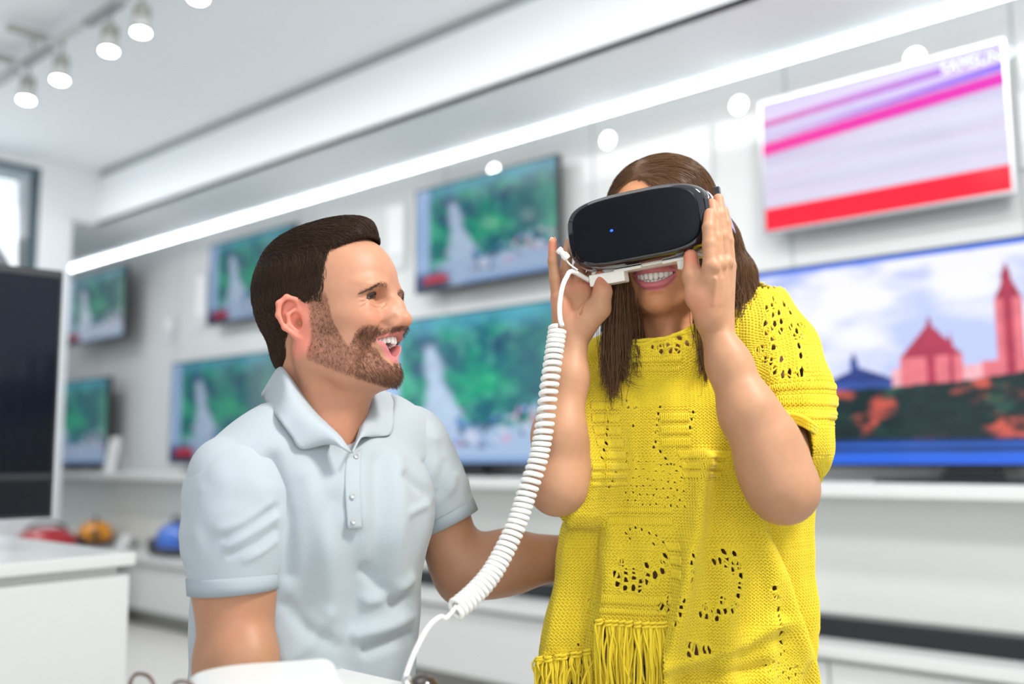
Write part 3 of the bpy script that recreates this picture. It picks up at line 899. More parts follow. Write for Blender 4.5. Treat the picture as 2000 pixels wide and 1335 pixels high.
def mz_up(y): return -.0362 - 6.0 * y * y
def mz_dn(y): return -.0670 + 28.0 * y * y
EYE_SLIT = [(0.027800000000000002, 0.015799999999999998, 0.0009), (0.029, 0.0162, 0.003), (0.0315, 0.0164, 0.003), (0.034, 0.0162, 0.003), (0.0365, 0.0156, 0.0028), (0.039, 0.0148, 0.0027), (0.0415, 0.0137, 0.0024), (0.044, 0.0124, 0.0019), (0.0465, 0.0109, 0.0013)]
def front_x(F, y, z, x0=.13):
    """x of the foremost surface at (y, z) in a head field"""
    xs = np.linspace(x0, .02, 300)
    d, _ = field_grad(F, np.stack([xs, np.full(300, y), np.full(300, z)], 1))
    i = int(np.argmax(d < 0))
    return xs[i]
def man_head_field(h=.0014):
    F = Field((-.135, -.098, -.235), (.14, .098, .15), h)
    head_core(F)
    for s in (-1, 1):
        F.ell((.077, .026 * s, .028), (.020, .029, .010), rot((0, 0, 1), -16 * s), k=.016)        # brow ridge
        F.ell((.040, .046 * s, .012), (.040, .020, .030), k=.02)                                  # temple
    F.ell((.044, 0, -.018), (.052, .051, .058), k=.022)                                            # mid face
    F.ell((.066, 0, -.042), (.032, .030, .027), k=.018)                                             # muzzle
    for s in (-1, 1):
        F.ell((.052, .050 * s, -.006), (.026, .017, .014), rot((0, 0, 1), -25 * s), k=.018)         # cheek bone
        F.ell((.066, .040 * s, -.0165), (.0195, .0170, .0150), k=.012)                                  # smiling cheek
        F.chain([(.004, .058 * s, -.010), (.004, .056 * s, -.054), (.034, .040 * s, -.078), (.064, .014 * s, -.086)], [.017, .015, .014, .015], k=.022)
        F.ell((.026, .050 * s, -.042), (.034, .014, .034), k=.02)                                   # masseter
    F.ell((.0685, 0, -.0835), (.019, .020, .015), k=.014)                                            # chin
    F.ell((.042, 0, -.074), (.034, .034, .022), k=.02)                                             # floor of the mouth
    # eye sockets
    for s in (-1, 1):
        F.ell((.088, .030 * s, .016), (.020, .0165, .0085), rot((0, 0, 1), -22 * s), k=.010, op='-')
        F.ell((.0665, .0330 * s, .0155), (.0180, .0180, .0108), k=.006)                             # lids over the ball
        F.ell((.068, .036 * s, .003), (.010, .016, .006), rot((0, 0, 1), -25 * s), k=.008)          # lower lid pouch
        F.ell((.075, .031 * s, .0265), (.012, .022, .006), rot((0, 0, 1), -20 * s), k=.008)           # fold under the brow
    # nose
    F.chain([(.090, 0, .024), (.1005, 0, .004), (.1072, 0, -.0155)], [.0085, .0090, .0105], k=.010)
    F.ell((.1072, 0, -.0185), (.0112, .0120, .0098), k=.006)
    for s in (-1, 1):
        F.ell((.0960, .0135 * s, -.0205), (.0125, .0075, .0092), rot((0, 0, 1), -14 * s), k=.005)
        F.ell((.092, .012 * s, -.011), (.012, .010, .014), k=.012)
    F.ell((.094, 0, -.032), (.012, .008, .006), k=.006)
    for s in (-1, 1):
        F.ell((.1020, .0068 * s, -.0288), (.0055, .0030, .0035), rot((0, 0, 1), -18 * s), k=.002, op='-')
        # fold from nose to mouth corner
        F.chain([(front_x(F, yy * s, z_) + .0006, yy * s, z_) for yy, z_ in ((.0205, -.017), (.0260, -.026), (.0325, -.038), (.0370, -.052))], [.0016, .0028, .0030, .0018], k=.009, op='-')
    # open laughing mouth: bent ellipsoid cavity, then lips
    up = [(.0925 - 40 * y * y, y, mz_up(y)) for y in np.linspace(-.030, .030, 9)]
    F.chain(up, [.0014, .0022, .0026, .0028, .0028, .0028, .0026, .0022, .0014], k=.004)
    dn = [(.0820 - 33 * y * y, y, mz_dn(y) - .001) for y in np.linspace(-.029, .029, 9)]
    F.chain(dn, [.0014, .0030, .0038, .0042, .0042, .0042, .0038, .0030, .0014], k=.005)
    B = F.block((.02, -.034, -.080), (.13, .034, -.028)); sl_, X, Y, Z = B
    m = np.minimum(np.minimum(mz_up(Y) - .0012 - Z, Z - mz_dn(Y) - .0022), X - (.0920 - 38 * Y * Y - .042))
    F.put(sl_, np.broadcast_to(-m * .85, F.D[sl_].shape).astype(np.float32), .002, '-')
    F.ell((front_x(F, 0, -.0775) + .0035, 0, -.0770), (.006, .015, .0035), k=.006, op='-')                                    # under the lower lip
    for s in (-1, 1):
        F.ell((.053, .0370 * s, -.044), (.010, .008, .014), k=.008)
    # crow's feet and forehead creases
    for s in (-1, 1):
        for a in (-26, -10, 6, 20):
            zz = [.0095 + .0035 * a / 20 + q * .015 * math.tan(math.radians(a)) for q in (0, .5, 1)]
            pp = [(front_x(F, yy * s, z_), yy * s, z_) for yy, z_ in zip((.0505, .0550, .0590), zz)]
            F.chain(pp, [.0008, .0008, .0004], k=.0022, op='-')
        F.chain([(front_x(F, yy * s, z_), yy * s, z_) for yy, z_ in ((.020, .005), (.028, -.000), (.036, -.001), (.045, .002))], [.0006, .0010, .0010, .0005], k=.003, op='-')
        # slit of the laughing eye, found on the lid surface
    # ears
    for s in (-1, 1):
        ez = np.array([-.16, .12 * s, .98]); ez /= np.linalg.norm(ez)
        ey = np.array([.36, .93 * s, -.05]); ey -= ez * (ez @ ey); ey /= np.linalg.norm(ey)
        ex = np.cross(ey, ez) * s
        E = np.stack([ex, ey, ez], 1)
        e = lambda x, y, z: np.array([-.013, .0755 * s, .000]) + ex * x + ey * y + ez * z
        F.ell(e(-.001, -.006, .002), (.0155, .0065, .0275), E, k=.008)
        F.ell(e(.005, -.004, -.026), (.0085, .0050, .0100), E, k=.006)
        rim = [e(.011, -.004, .010), e(.011, .001, .024), e(.001, .0035, .0310), e(-.011, .0042, .0265), e(-.0170, .0040, .012), e(-.0150, .0022, -.006), e(-.006, .0, -.020), e(.003, -.002, -.028)]
        F.chain(rim, [.0030, .0034, .0038, .0040, .0036, .0034, .0032, .0040], k=.003)
        F.ell(e(.001, .0010, -.002), (.0085, .0070, .0120), E, k=.003, op='-')
        F.ell(e(-.001, .0015, .017), (.0080, .0045, .0085), E, k=.004, op='-')
        F.chain([e(-.0125, .0012, .018), e(-.0135, .0010, .004), e(-.0105, .0005, -.008)], [.0016, .0018, .0014], k=.003, op='-')
        F.ell(e(.004, -.002, -.005), (.0050, .0100, .0065), E, k=.003, op='-')
        F.ell(e(.0125, -.002, -.004), (.0040, .0045, .0065), E, k=.003)
        F.chain([e(.004, -.001, .013), e(-.006, .0015, .009), e(-.0085, .0012, -.004), e(-.002, .000, -.0150)], [.0022, .0026, .0024, .0022], k=.003)
    # neck
    nb = mh_inv(at(632, 845, 1.335)); nt = np.array([-.018, 0, -.030])
    F.cone(nt, nb, .058, .062, k=.02)
    fr = mh_inv(at(642, 860, 1.29))
    F.cone((.018, 0, -.072), fr, .030, .040, k=.03)
    for s in (-1, 1):
        F.cone((-.012, .056 * s, -.045), mh_inv(at(660 + 16 * s, 905, 1.285)), .014, .012, k=.02)      # neck muscle
    F.ell(mh_inv(at(686, 800, 1.285)), (.013, .013, .018), k=.014)
    return F

BEARD_LINE = np.array([(.012, .030), (.036, .028), (.041, -.019), (.046, -.036), (.052, -.048), (.056, -.043), (.062, -.033), (.072, -.0255), (.125, -.0225)])
def beard_mask(V):
    """1 where beard grows, in head coordinates"""
    x, y, z = V.T; ay = np.abs(y)
    top = np.interp(x, BEARD_LINE[:, 0], BEARD_LINE[:, 1])
    m = sstep(.003, -.004, z - top) * sstep(.006, .013, x + .35 * np.clip(-.02 - z, 0, .05))
    low = np.interp(x, [-.02, .006, .042, .075], [-.046, -.060, -.085, -.105])
    m = m * sstep(-.004, .006, z - low)
    m = m * (1 - ((x > .0885) & (z > -.0275)))      # nose base
    # bare patches: inside the lips and the cheek dimple
    bare = (z > mz_dn(y) - .0135) & (z < mz_up(y) - .002) & (ay < .034) & (x > .03) & ~((ay < .0065) & (z < mz_dn(y) - .006))
    return np.where(bare, 0, m)

def lips_mask(V):
    x, y, z = V.T
    up = mz_up(y); dn = mz_dn(y)
    lim = (np.abs(y) < .030) & (x > .040)
    u = lim * sstep(.0040, .0028, np.abs(z - up)) * sstep(-.007, -.005, x - (.0925 - 40 * y * y))
    d = lim * sstep(.0060, .0045, np.abs(z - dn + .0015)) * sstep(-.009, -.007, x - (.0820 - 33 * y * y))
    inn = lim & (z < up + .002) & (z > dn - .002) & (x < .0810 - 36 * y * y)
    return u, d, inn

SK = np.array(srgb(181, 130, 103)); 
def man_skin_cols(V):
    x, y, z = V.T
    c = np.tile(SK, (len(V), 1))
    def mixin(w, col):
        nonlocal c
        w = np.clip(w, 0, 1)[:, None]; c = c * (1 - w) + np.array(col) * w
    ear = sstep(.062, .072, np.abs(y)) * sstep(.02, .0, x) * sstep(-.06, -.04, z) * sstep(.05, .035, z)
    mixin(ear * .75, srgb(222, 130, 112))
    mixin(np.exp(-(((x - .07) / .02) ** 2 + ((np.abs(y) - .04) / .02) ** 2 + ((z + .015) / .016) ** 2)) * .4, srgb(222, 128, 108))
    mixin(np.exp(-(((x - .112) / .014) ** 2 + (y / .014) ** 2 + ((z + .026) / .012) ** 2)) * .30, srgb(224, 126, 108))
    mixin(sstep(-.055, -.12, z) * sstep(.05, .0, x) * .25, srgb(196, 122, 90))
    bm = beard_mask(V)
    mixin(bm * .62, srgb(138, 88, 68))
    # scalp shading where the hair is cut short
    u, d, inn = lips_mask(V)
    mixin(u * .8, srgb(196, 112, 104)); mixin(d * .85, srgb(206, 122, 126)); mixin(inn * 1.0, srgb(96, 30, 30))
    return c

mF = man_head_field()
mV, mQ = mF.mesh()
mN = normals(mV, mQ)
mC = man_skin_cols(mV)
M['skin_m'] = skin_mat('fair_skin')
MAN_PARTS = [(mh(mV), mQ, mC)]

# ---- teeth, tongue, eyes
def tooth_row(n, w, arc, z0, zh, frame, name, m, parent, up=True, bend=9.0, xf=.094, dep=.006):
    mb = MB()
    yy = np.linspace(-.04, .04, 801); al = np.concatenate([[0], np.cumsum(np.hypot(np.diff(yy), np.diff(arc * yy * yy)))]); al -= al[400]
    for i in range(n):
        y = float(np.interp((i - (n - 1) / 2) * w, al, yy))
        x = xf - arc * y * y; z = z0 + bend * y * y
        hh = zh * (1 - .12 * (abs(i - (n - 1) / 2) > 1.2) + .06 * (abs(abs(i - (n - 1) / 2) - 2.5) < .6))
        th = math.atan2(-2 * arc * y, 1)
        ax = np.array([math.cos(th), math.sin(-th) * -1, 0]); ax = np.array([math.cos(th), -math.sin(th), 0]); ay = np.array([math.sin(th), math.cos(th), 0])
        c = np.array([x - dep / 2, y, z + (-hh / 2 if up else hh / 2)])
        v, f = ell_mesh(c, np.stack([ax, ay, np.array([0, 0, 1.0])], 1), (dep * .62, w * .54, hh * .56), 14, 10, pw=.55)
        mb.add(frame(np.array(v)), f)
    mb.v = [CF(a) for a in mb.v]
    return mb.build(name, m, parent, True)
M['teeth'] = mat('tooth_enamel', (.86, .83, .76), rough=.18, sss=.1)
M['tongue'] = mat('tongue', (.45, .10, .10), rough=.3)
tooth_row(10, .0066, 34.0, -.0358, .0108, mh, 'upper_teeth', M['teeth'], man, True, -3.0, .0915)
tooth_row(8, .0050, 34.0, -.0665, .0062, mh, 'lower_teeth', M['teeth'], man, False, 20.0, .0795)
mesh_obj('tongue', CF(mh(np.array(ell_mesh((.052, 0, -.064), np.eye(3), (.026, .020, .007))[0]))), ell_mesh((0, 0, 0), np.eye(3), (1, 1, 1))[1], M['tongue'], man)
M['eye_dark'] = mat('dark_iris', (.02, .012, .008), rough=.05)
M['lash'] = mat('dark_lashes', (.015, .010, .008), rough=.6)
M['eye'] = mat('narrowed_eye', (.028, .017, .012), rough=.12)
for s in (-1, 1):
    # the narrowed eye: an almond of eyeball showing between the lids
    cen = [(yy, zz, r * 1.05) for yy, zz, r in EYE_SLIT]; v = []
    for yy, zz, r in cen:
        for q in np.linspace(-1, 1, 5):
            z_ = zz + q * r
            v.append((front_x(mF, yy * s, z_) + .0002 + .0006 * (1 - q * q), yy * s, z_))
    f = [(i * 5 + j, i * 5 + j + 1, i * 5 + j + 6, i * 5 + j + 5) for i in range(len(cen) - 1) for j in range(4)]
    eo = mesh_obj('eye', CF(mh(np.array(v))), f if s > 0 else [q[::-1] for q in f], M['eye'], man)
    so = eo.modifiers.new('thick', 'SOLIDIFY'); so.thickness = .002; so.offset = 0
    sl = spline([(front_x(mF, yy * s, zz + r + .0022) + .0006, yy * s, zz + r + .0006) for yy, zz, r in EYE_SLIT] + [(front_x(mF, .0490 * s, .0110) + .0006, .0490 * s, .0105)], 24)
    v, f = tube(mh(sl), np.interp(np.linspace(0, 1, 24), [0, .3, .8, 1], [.0006, .0013, .0017, .0008]), 8)
    mesh_obj('eyelash', CF(v), f, M['lash'], eo)

# ---- hair: a sculpted cap with combed strands lying on it
HL_x = np.array([(-.07, -.075), (-.045, -.058), (-.02, .020), (.0, .022), (.012, .022), (.03, .034), (.05, .043), (.078, .0475), (.092, .066), (.105, .092), (.16, .105)])
def hair_front(z):  # front limit of the hair on the sides, by height
    return np.interp(z, [-.09, -.07, -.045, -.02, .0, .012, .036, .060, .078, .16], [-.078, -.063, -.044, .036, .036, .039, .045, .046, .047, .047])
def man_hair_field(h=.0016):
    F = Field((-.135, -.10, -.09), (.135, .10, .165), h)
    F.ell((-.006, 0, .050), (.0975, .078, .0885), k=.02)
    F.ell((-.022, 0, .066), (.072, .068, .0725), k=.02)
    F.ell((-.029, 0, .028), (.0695, .0705, .070), k=.02)
    F.ell((.035, .006, .094), (.060, .060, .044), k=.03)                       # longer top
    F.ell((.048, .008, .113), (.040, .050, .022), rot((0, 1, 0), -8), k=.02)    # swept front
    for q in np.linspace(-.034, .036, 6):
        F.chain([(.024, q, .116 - 6 * q * q), (.056, q * 1.02 + .004, .1145 - 6 * q * q), (.083 - 5 * q * q, q * 1.0 + .006, .1000 - 6 * q * q)], [.020, .012, .004], k=.012)
    [F.ell((.031, .0650 * s, .010), (.012, .0050, .026), k=.008) for s in (-1, 1)]   # sideburns
    F.ell((.030, 0, .050), (.062, .0700, .070), k=.015)
    F.ell((-.052, 0, -.030), (.038, .050, .038), k=.02)                        # nape
    F.slab(lambda X, Y, Z: -(hair_front(Z) - X - .10 * np.clip(np.abs(Y) - .04, 0, 1) * (Z > .06)), 'max', k=.004) if False else None
    sl, X, Y, Z = F.block(F.lo, F.lo + F.n * F.h)
    lim = hair_front(Z + 0 * X)
    zh = .1040 - 5.2 * Y * Y
    d = np.maximum(np.minimum(X - lim, zh - Z + .15 * np.clip(X - .085, 0, 1)), X - .088 + 16.0 * np.clip(Y + .004, 0, 1) ** 2) * .8
    F.put(sl, -np.broadcast_to(d, F.D.shape).astype(np.float32), .014, '-')
    # ear cut-out
    for s in (-1, 1):
        F.ell((-.012, .076 * s, -.002), (.022, .022, .030), k=.004, op='-')
    return F
hF = man_hair_field()
hV, hQ = hF.mesh()
hN = normals(hV, hQ)
M['hair_m'] = mat('dark_brown_hair', (.040, .022, .013), rough=.38, spec=.16)
rs = np.random.RandomState(5)

def grow(F, P, N, dirf, length, K, lift, jit=.25, free=0.0):
    """strands creeping over the field's surface"""
    out = [P]; p = P.copy(); n = len(P)
    step = (length / (K - 1))[:, None]
    J = rs.normal(size=(n, 3)) * jit
    for k in range(1, K):
        d = dirf(p) + J
        dist, g = field_grad(F, p)
        d /= np.linalg.norm(d, axis=1)[:, None] + 1e-9
        loose_ = (p[:, 2] < -.05) & (np.sqrt(np.clip(1 - (d * g).sum(1) ** 2, 0, 1)) < free) & ((d * g).sum(1) > 0)
        gone = loose_ if k == 1 else (gone | loose_)
        dp = d - g * (d * g).sum(1, keepdims=True)
        dp /= np.linalg.norm(dp, axis=1)[:, None] + 1e-9
        d = np.where(gone[:, None], d, dp)
        p = p + d * step
        dist, g = field_grad(F, p)
        tgt = lift * (k / (K - 1)) ** .8
        p = p - np.where(gone, 0, dist - tgt)[:, None] * g
        out.append(p.copy())
    return np.stack(out, 1)

def comb_dir(p):
    """combed from the parting at the crown forwards and to his left side; short hair falls down and back"""
    x, y, z = p.T
    top = sstep(.070, .105, z)
    a = np.stack([1.0 + 0 * x, .35 + 3 * y, -.55 + 6 * (x < .03) * 0], 1)
    b = np.stack([-.25 + 0 * x, 0 * x, -1 + 0 * x], 1)
    back = sstep(-.03, -.07, x)
    b = b * (1 - back[:, None]) + np.stack([.1 + 0 * x, 0 * x, -1 + 0 * x], 1) * back[:, None]
    return a * top[:, None] + b * (1 - top[:, None])
outer = np.where(hF.D.size > 0)[0][:0]
keep = np.where((hN @ np.array([0, 0, 0]) == 0))[0]
mdist, _ = field_grad(mF, hV)
cand = np.where(mdist > -.002)[0]
pick = rs.choice(cand, 20000)
P0h = hV[pick] + rs.normal(size=(20000, 3)) * .0008
tp = sstep(.060, .10, P0h[:, 2])
ln = (.010 + .030 * tp) * (.6 + .8 * rs.rand(20000))
ST = grow(hF, P0h, None, comb_dir, ln, 7, .0006 + .0022 * tp * rs.rand(20000), .22)
rad = np.interp(np.linspace(0, 1, 7), [0, .3, 1], [.00024, .00034, .00010])[None] * (.7 + .6 * rs.rand(20000))[:, None]
sV, sQ = strands_mesh(ST, rad)
hair_m = mesh_obj('hair', CF(mh(np.concatenate([hV - hN * .0006, sV]))), np.concatenate([hQ, sQ + len(hV)]), M['hair_m'], man)

# ---- beard, moustache and eyebrows
bmk = beard_mask(mV)
u_, d_, in_ = lips_mask(mV)
ok = np.where((bmk > .35) & ~((u_ + d_) > .3) & ~in_ & (mN[:, 2] > -.98))[0]
nb_ = 10500
pk = rs.choice(ok, nb_)
P = mV[pk] + rs.normal(size=(nb_, 3)) * .0008
x, y, z = P.T
sy = np.sign(y)
must = sstep(-.046, -.038, z) * (x > .055)
dirs = np.stack([.25 + .3 * sstep(.03, .08, x), .0 * x, -1.0 + 0 * x], 1)
dirs = dirs * (1 - must[:, None]) + np.stack([-.25 + 0 * x, .9 * sy, -.55 + 0 * x], 1) * must[:, None]
dirs += mN[pk] * .42 + rs.normal(size=(nb_, 3)) * .28
dirs /= np.linalg.norm(dirs, axis=1)[:, None]
L = (.0024 + .0026 * sstep(-.055, -.09, z) * sstep(.04, .07, x) + .0028 * must) * (.6 + .7 * rs.rand(nb_)) * np.clip(bmk[pk], .3, 1)
t = np.linspace(0, 1, 4)
BS = P[:, None] + dirs[:, None] * (L[:, None] * t)[..., None] + np.array([0, 0, -1.0]) * (L[:, None] * t ** 2 * .35)[..., None]
bV, bQ = strands_mesh(BS, np.array([.00015, .00014, .00011, .00005])[None] * np.ones((nb_, 1)))
M['beard'] = mat('brown_beard', (.105, .052, .030), rough=.5, spec=.3)
mesh_obj('beard', CF(mh(bV)), bQ, M['beard'], man)

def brow(line_z, nm):
    n = 420
    out = []
    for s in (-1, 1):
        tt = rs.rand(n)
        yy = (.0185 + tt * .040) * s
        zz = np.interp(tt, [0, .45, 1], [.0275, .0285, .0180]) + rs.normal(size=n) * .0016 * (1.1 - tt * .7)
        xx = np.full(n, .11)
        p = np.stack([xx, yy, zz], 1)
        for _ in range(12):
            d, g = field_grad(mF, p); p[:, 0] -= np.clip(d, -.004, .02) * 1.0
        out.append((p, s, tt))
    P = np.concatenate([o[0] for o in out]); S = np.concatenate([np.full(n, o[1]) for o in out]); T = np.concatenate([o[2] for o in out])
    d = np.stack([-.25 - .4 * T, .9 * S, .55 - 1.1 * T], 1) + rs.normal(size=(2 * n, 3)) * .15
    d /= np.linalg.norm(d, axis=1)[:, None]
    _, g = field_grad(mF, P)
    L = .0058 * (.6 + .6 * rs.rand(2 * n))
    BS = P[:, None] + (d * .95 + g * .10)[:, None] * (L[:, None] * t)[..., None]
    v, q = strands_mesh(BS, np.array([.00022, .0002, .00016, .00006])[None] * np.ones((2 * n, 1)))
    mesh_obj(nm, CF(mh(v)), q, M['beard'], man)
brow(.03, 'eyebrow')
# ---- the man's torso, arms, shirt
TO_yaw = math.radians(35)
TA = np.array([math.cos(TO_yaw), math.sin(TO_yaw), 0])      # from his right shoulder to his left
TF = np.array([math.sin(TO_yaw), -math.cos(TO_yaw), 0])     # the way his chest faces
TR = np.stack([TA, TF, UZ], 1)
mb_sR = at(455, 936, 1.215); mb_eR = at(462, 1285, 1.20); mb_wR = mb_eR + np.array([.005, -.035, -.235])
mb_sL = at(795, 875, 1.43); mb_eL = at(900, 1104, 1.45); mb_wL = at(1135, 1086, 1.50)
mb_nb = at(640, 862, 1.335)

def torso(F, g, k=.03):
    F.ell(at(622, 990, 1.345), (.166 + g, .112 + g, .142 + g), TR, k=k)
    F.ell(at(642, 1010, 1.29), (.130 + g, .080 + g, .105 + g), TR, k=k)      # chest
    F.ell(at(606, 1180, 1.345), (.150 + g, .112 + g, .210 + g), TR, k=k)
    F.ell(at(590, 1400, 1.36), (.150 + g, .125 + g, .200 + g), TR, k=k)
    F.chain([mb_sR, at(536, 903, 1.26), at(585, 872, 1.30), mb_nb, at(740, 862, 1.39), mb_sL], [.047 + g, .062 + g, .060 + g, .058 + g, .056 + g, .050 + g], k=.02)
    F.ell(at(585, 985, 1.40), (.09 + g, .07 + g, .12 + g), TR, k=k)          # upper back

def arm_R(F, g, k=.02):
    F.ell(mb_sR + np.array([.006, 0, -.034]), (.046 + g, .050 + g, .056 + g), k=k)
    F.chain([mb_sR + np.array([.006, 0, -.030]), mb_sR * .5 + mb_eR * .5, mb_eR], [.044 + g, .048 + g, .044 + g], k=k)
    F.ell(mb_sR * .45 + mb_eR * .55 + np.array([.000, .002, 0]), (.0480 + g, .045 + g, .085 + g), k=k)

def arm_L(F, g, k=.02):
    F.ell(mb_sL + np.array([.0, 0, -.028]), (.046 + g, .048 + g, .056 + g), k=k)
    F.chain([mb_sL + np.array([0, 0, -.02]), mb_sL * .5 + mb_eL * .5, mb_eL], [.044 + g, .046 + g, .041 + g], k=k)

# skin: arms and trunk
lo = np.min([mb_eR, mb_wR, at(395, 1400, 1.3), mb_sL], 0) - .12; hi = np.max([mb_sL, mb_wL, mb_nb, mb_eL], 0) + .10
lo[2] = .52; hi[1] = 1.62
F = Field(lo, hi + np.array([.12, .04, 0]), .0032)
torso(F, -.016); arm_R(F, 0.0); arm_L(F, 0.0)
F.cone(mb_nb + np.array([0, 0, -.04]), mb_nb + np.array([-.006, .0, .05]), .060, .058, k=.03)
F.chain([mb_eR, mb_eR * .6 + mb_wR * .4 + np.array([0, 0, .006]), mb_wR], [.046, .043, .028], k=.02)
F.ell(mb_eR + np.array([.020, -.026, -.004]), (.030, .030, .036), k=.03)
F.ell(at(425, 1300, 1.20), (.024, .026, .03), k=.02)
fo = mb_eL * .62 + mb_wL * .38
F.chain([mb_eL, fo, mb_wL], [.043, .046, .030], k=.02)
F.ell(at(945, 1110, 1.445), (.050, .042, .043), k=.02)
F.ell(at(893, 1140, 1.46), (.026, .026, .03), k=.02)
# his lowered hand
F.ell(mb_wR + np.array([0, -.004, -.05]), (.020, .042, .052), k=.015)
for i, (o, L_) in enumerate(((-.030, .066), (-.010, .078), (.010, .072), (.029, .056))):
    b0 = mb_wR + np.array([0, o - .004, -.085])
    F.chain([b0, b0 + np.array([.010, -.002, -L_ * .5]), b0 + np.array([.024, -.002, -L_ * .92])], [.0100, .0088, .0072], k=.004)
b0 = mb_wR + np.array([.004, -.034, -.03])
F.chain([b0, b0 + np.array([.012, -.022, -.028]), b0 + np.array([.020, -.026, -.055])], [.0125, .0108, .0085], k=.006)
# the hand resting on the woman's back
hx = mb_wL - mb_eL; hx /= np.linalg.norm(hx); hz = np.array([0, 0, 1.0]); hz -= hx * (hz @ hx); hz /= np.linalg.norm(hz)
F.ell(mb_wL + hx * .05, (.052, .017, .040), np.stack([hx, np.cross(hz, hx), hz], 1), k=.015)
for i, (o, L_) in enumerate(((.030, .070), (.010, .080), (-.010, .074), (-.029, .058))):
    b0 = mb_wL + hx * .085 + hz * o; 
    F.chain([b0, b0 + hx * L_ * .5 + np.array([0, -.004, 0]), b0 + hx * L_ + np.array([0, -.014, 0])], [.0100, .0088, .0072], k=.004)
b0 = mb_wL + hx * .03 + hz * .036
F.chain([b0, b0 + hx * .03 + hz * .024, b0 + hx * .058 + hz * .030], [.0125, .0108, .0085], k=.006)
bV, bQ = F.mesh(); bV = relax(bV, bQ, 2)
bC = np.tile(np.array(srgb(172, 126, 97)), (len(bV), 1))
n_ = noise3(bV, 40, 3)[:, None]
bC = bC * (1 - .10 * n_) 
w_ = np.exp(-((bV - at(470, 1215, 1.16)) ** 2).sum(1) / .03 ** 2)[:, None] * .2
bC = bC * (1 - w_) + np.array(srgb(206, 132, 104)) * w_
V, Q, C = join_meshes(MAN_PARTS + [(bV, bQ, bC)])
mesh_obj('body', CF(V), Q, M['skin_m'], man, cols=C)

# ---- polo shirt
M['polo'] = mat('pale_blue_pique', (.375, .42, .45), rough=.85, sheen=.15, spec=.2)
def add_pique(m, scale, st, dist):
    nt = m.node_tree; b = nt.nodes['Principled BSDF']
    tc = nt.nodes.new('ShaderNodeTexCoord')
    vo = nt.nodes.new('ShaderNodeTexVoronoi'); vo.inputs['Scale'].default_value = scale
    bp = nt.nodes.new('ShaderNodeBump'); bp.inputs['Strength'].default_value = st; bp.inputs['Distance'].default_value = dist
    nt.links.new(tc.outputs['Object'], vo.inputs['Vector']); nt.links.new(vo.outputs['Distance'], bp.inputs['Height'])
    nt.links.new(bp.outputs['Normal'], b.inputs['Normal'])
add_pique(M['polo'], 620, .22, .0008)
slR = mb_eR - mb_sR; LR = np.linalg.norm(slR); slR /= LR
slL = mb_eL - mb_sL; LL = np.linalg.norm(slL); slL /= LL
CUT_R = .158; CUT_L = .112      # where the sleeves end, along the upper arms
lo2 = lo.copy(); hi2 = hi.copy(); hi2[0] = mb_sL[0] + .14
F = Field(lo2 - .02, hi2 + .02, .0030)
torso(F, .010, .035)
# neck opening
F.cone(mb_nb + np.array([.004, 0, .004]), mb_nb + np.array([-.004, 0, .12]), .078, .115, k=.006, op='-')
F.chain([at(672, 830, 1.255), at(686, 876, 1.205), at(688, 898, 1.175)], [.030, .007, .003], k=.006, op='-')
B = F.block(F.lo, F.lo + F.n * F.h); sl_, X, Y, Z = B
F.D = np.maximum(F.D, np.broadcast_to((.60 + .04) - Z, F.D.shape).astype(np.float32))
def surf(F, x, y, gap=.004, y0=1.0, y1=1.6):
    """depth at which the sight line through (x, y) meets the cloth"""
    Ys = np.linspace(y0, y1, 400)
    P = np.array([at(x, y, Yq) for Yq in Ys])
    d, _ = field_grad(F, P)
    i = np.argmax(d < 0)
    return (Ys[i] if d[i] < 0 else 1.3) - gap
pF = F
pV, pQ = F.mesh(); pV = relax(pV, pQ, 3)
pN = normals(pV, pQ)
# folds: raised and sunk creases along lines over the cloth
def folds(V, N, lines, front=True):
    d = np.zeros(len(V))
    vis = sstep(-.1, .35, N @ np.array([0, -1.0, 0]))
    for pts, amp, w in lines:
        amp = amp * 1.35
        q = np.array([at(x, y, 1.3)[[0, 2]] / 1.3 - np.array([0, CAM_Z]) / 1.3 for x, y in pts])
        Pq = np.stack([V[:, 0] / V[:, 1], (V[:, 2] - CAM_Z) / V[:, 1]], 1)
        qq = np.array([[at(x, y, 1.0)[0], at(x, y, 1.0)[2] - CAM_Z] for x, y in pts])
        dist = dist_polyline(np.c_[Pq, np.zeros(len(Pq))], np.c_[qq, np.zeros(len(qq))]) * 1.3
        d += amp * np.exp(-(dist / w) ** 2)
    return V + N * (d * vis)[:, None]
FOLDS = [([(530, 900), (560, 1010), (565, 1120)], -.006, .012),
         ([(600, 930), (640, 1080), (660, 1250)], .004, .016), ([(690, 1050), (700, 1150), (680, 1300)], -.006, .018), ([(740, 900), (742, 1010), (735, 1120)], -.006, .014),
         ([(775, 900), (785, 1010), (770, 1130)], .005, .014), ([(720, 1120), (770, 1180), (800, 1170)], -.005, .010), ([(720, 1175), (760, 1160), (800, 1130)], .005, .009),
         ([(700, 1240), (760, 1220), (800, 1200)], .006, .010), ([(720, 1270), (770, 1250), (805, 1240)], -.006, .008), ([(640, 1200), (600, 1260), (560, 1290)], .004, .012),
         ([(790, 930), (830, 960), (850, 990)], -.004, .007), ([(800, 1000), (835, 985), (870, 950)], .003, .006), ([(830, 905), (850, 950), (860, 1000)], -.003, .006),
         ([(650, 980), (600, 1080), (590, 1180)], -.004, .016), ([(560, 1180), (600, 1230), (660, 1260)], -.004, .010)]
pV = folds(pV, pN, FOLDS)
pV = pV + pN * ((noise3(pV, 16, 8) - .5) * .006)[:, None]
polo = mesh_obj('polo_shirt', CF(pV), pQ, M['polo'], man)

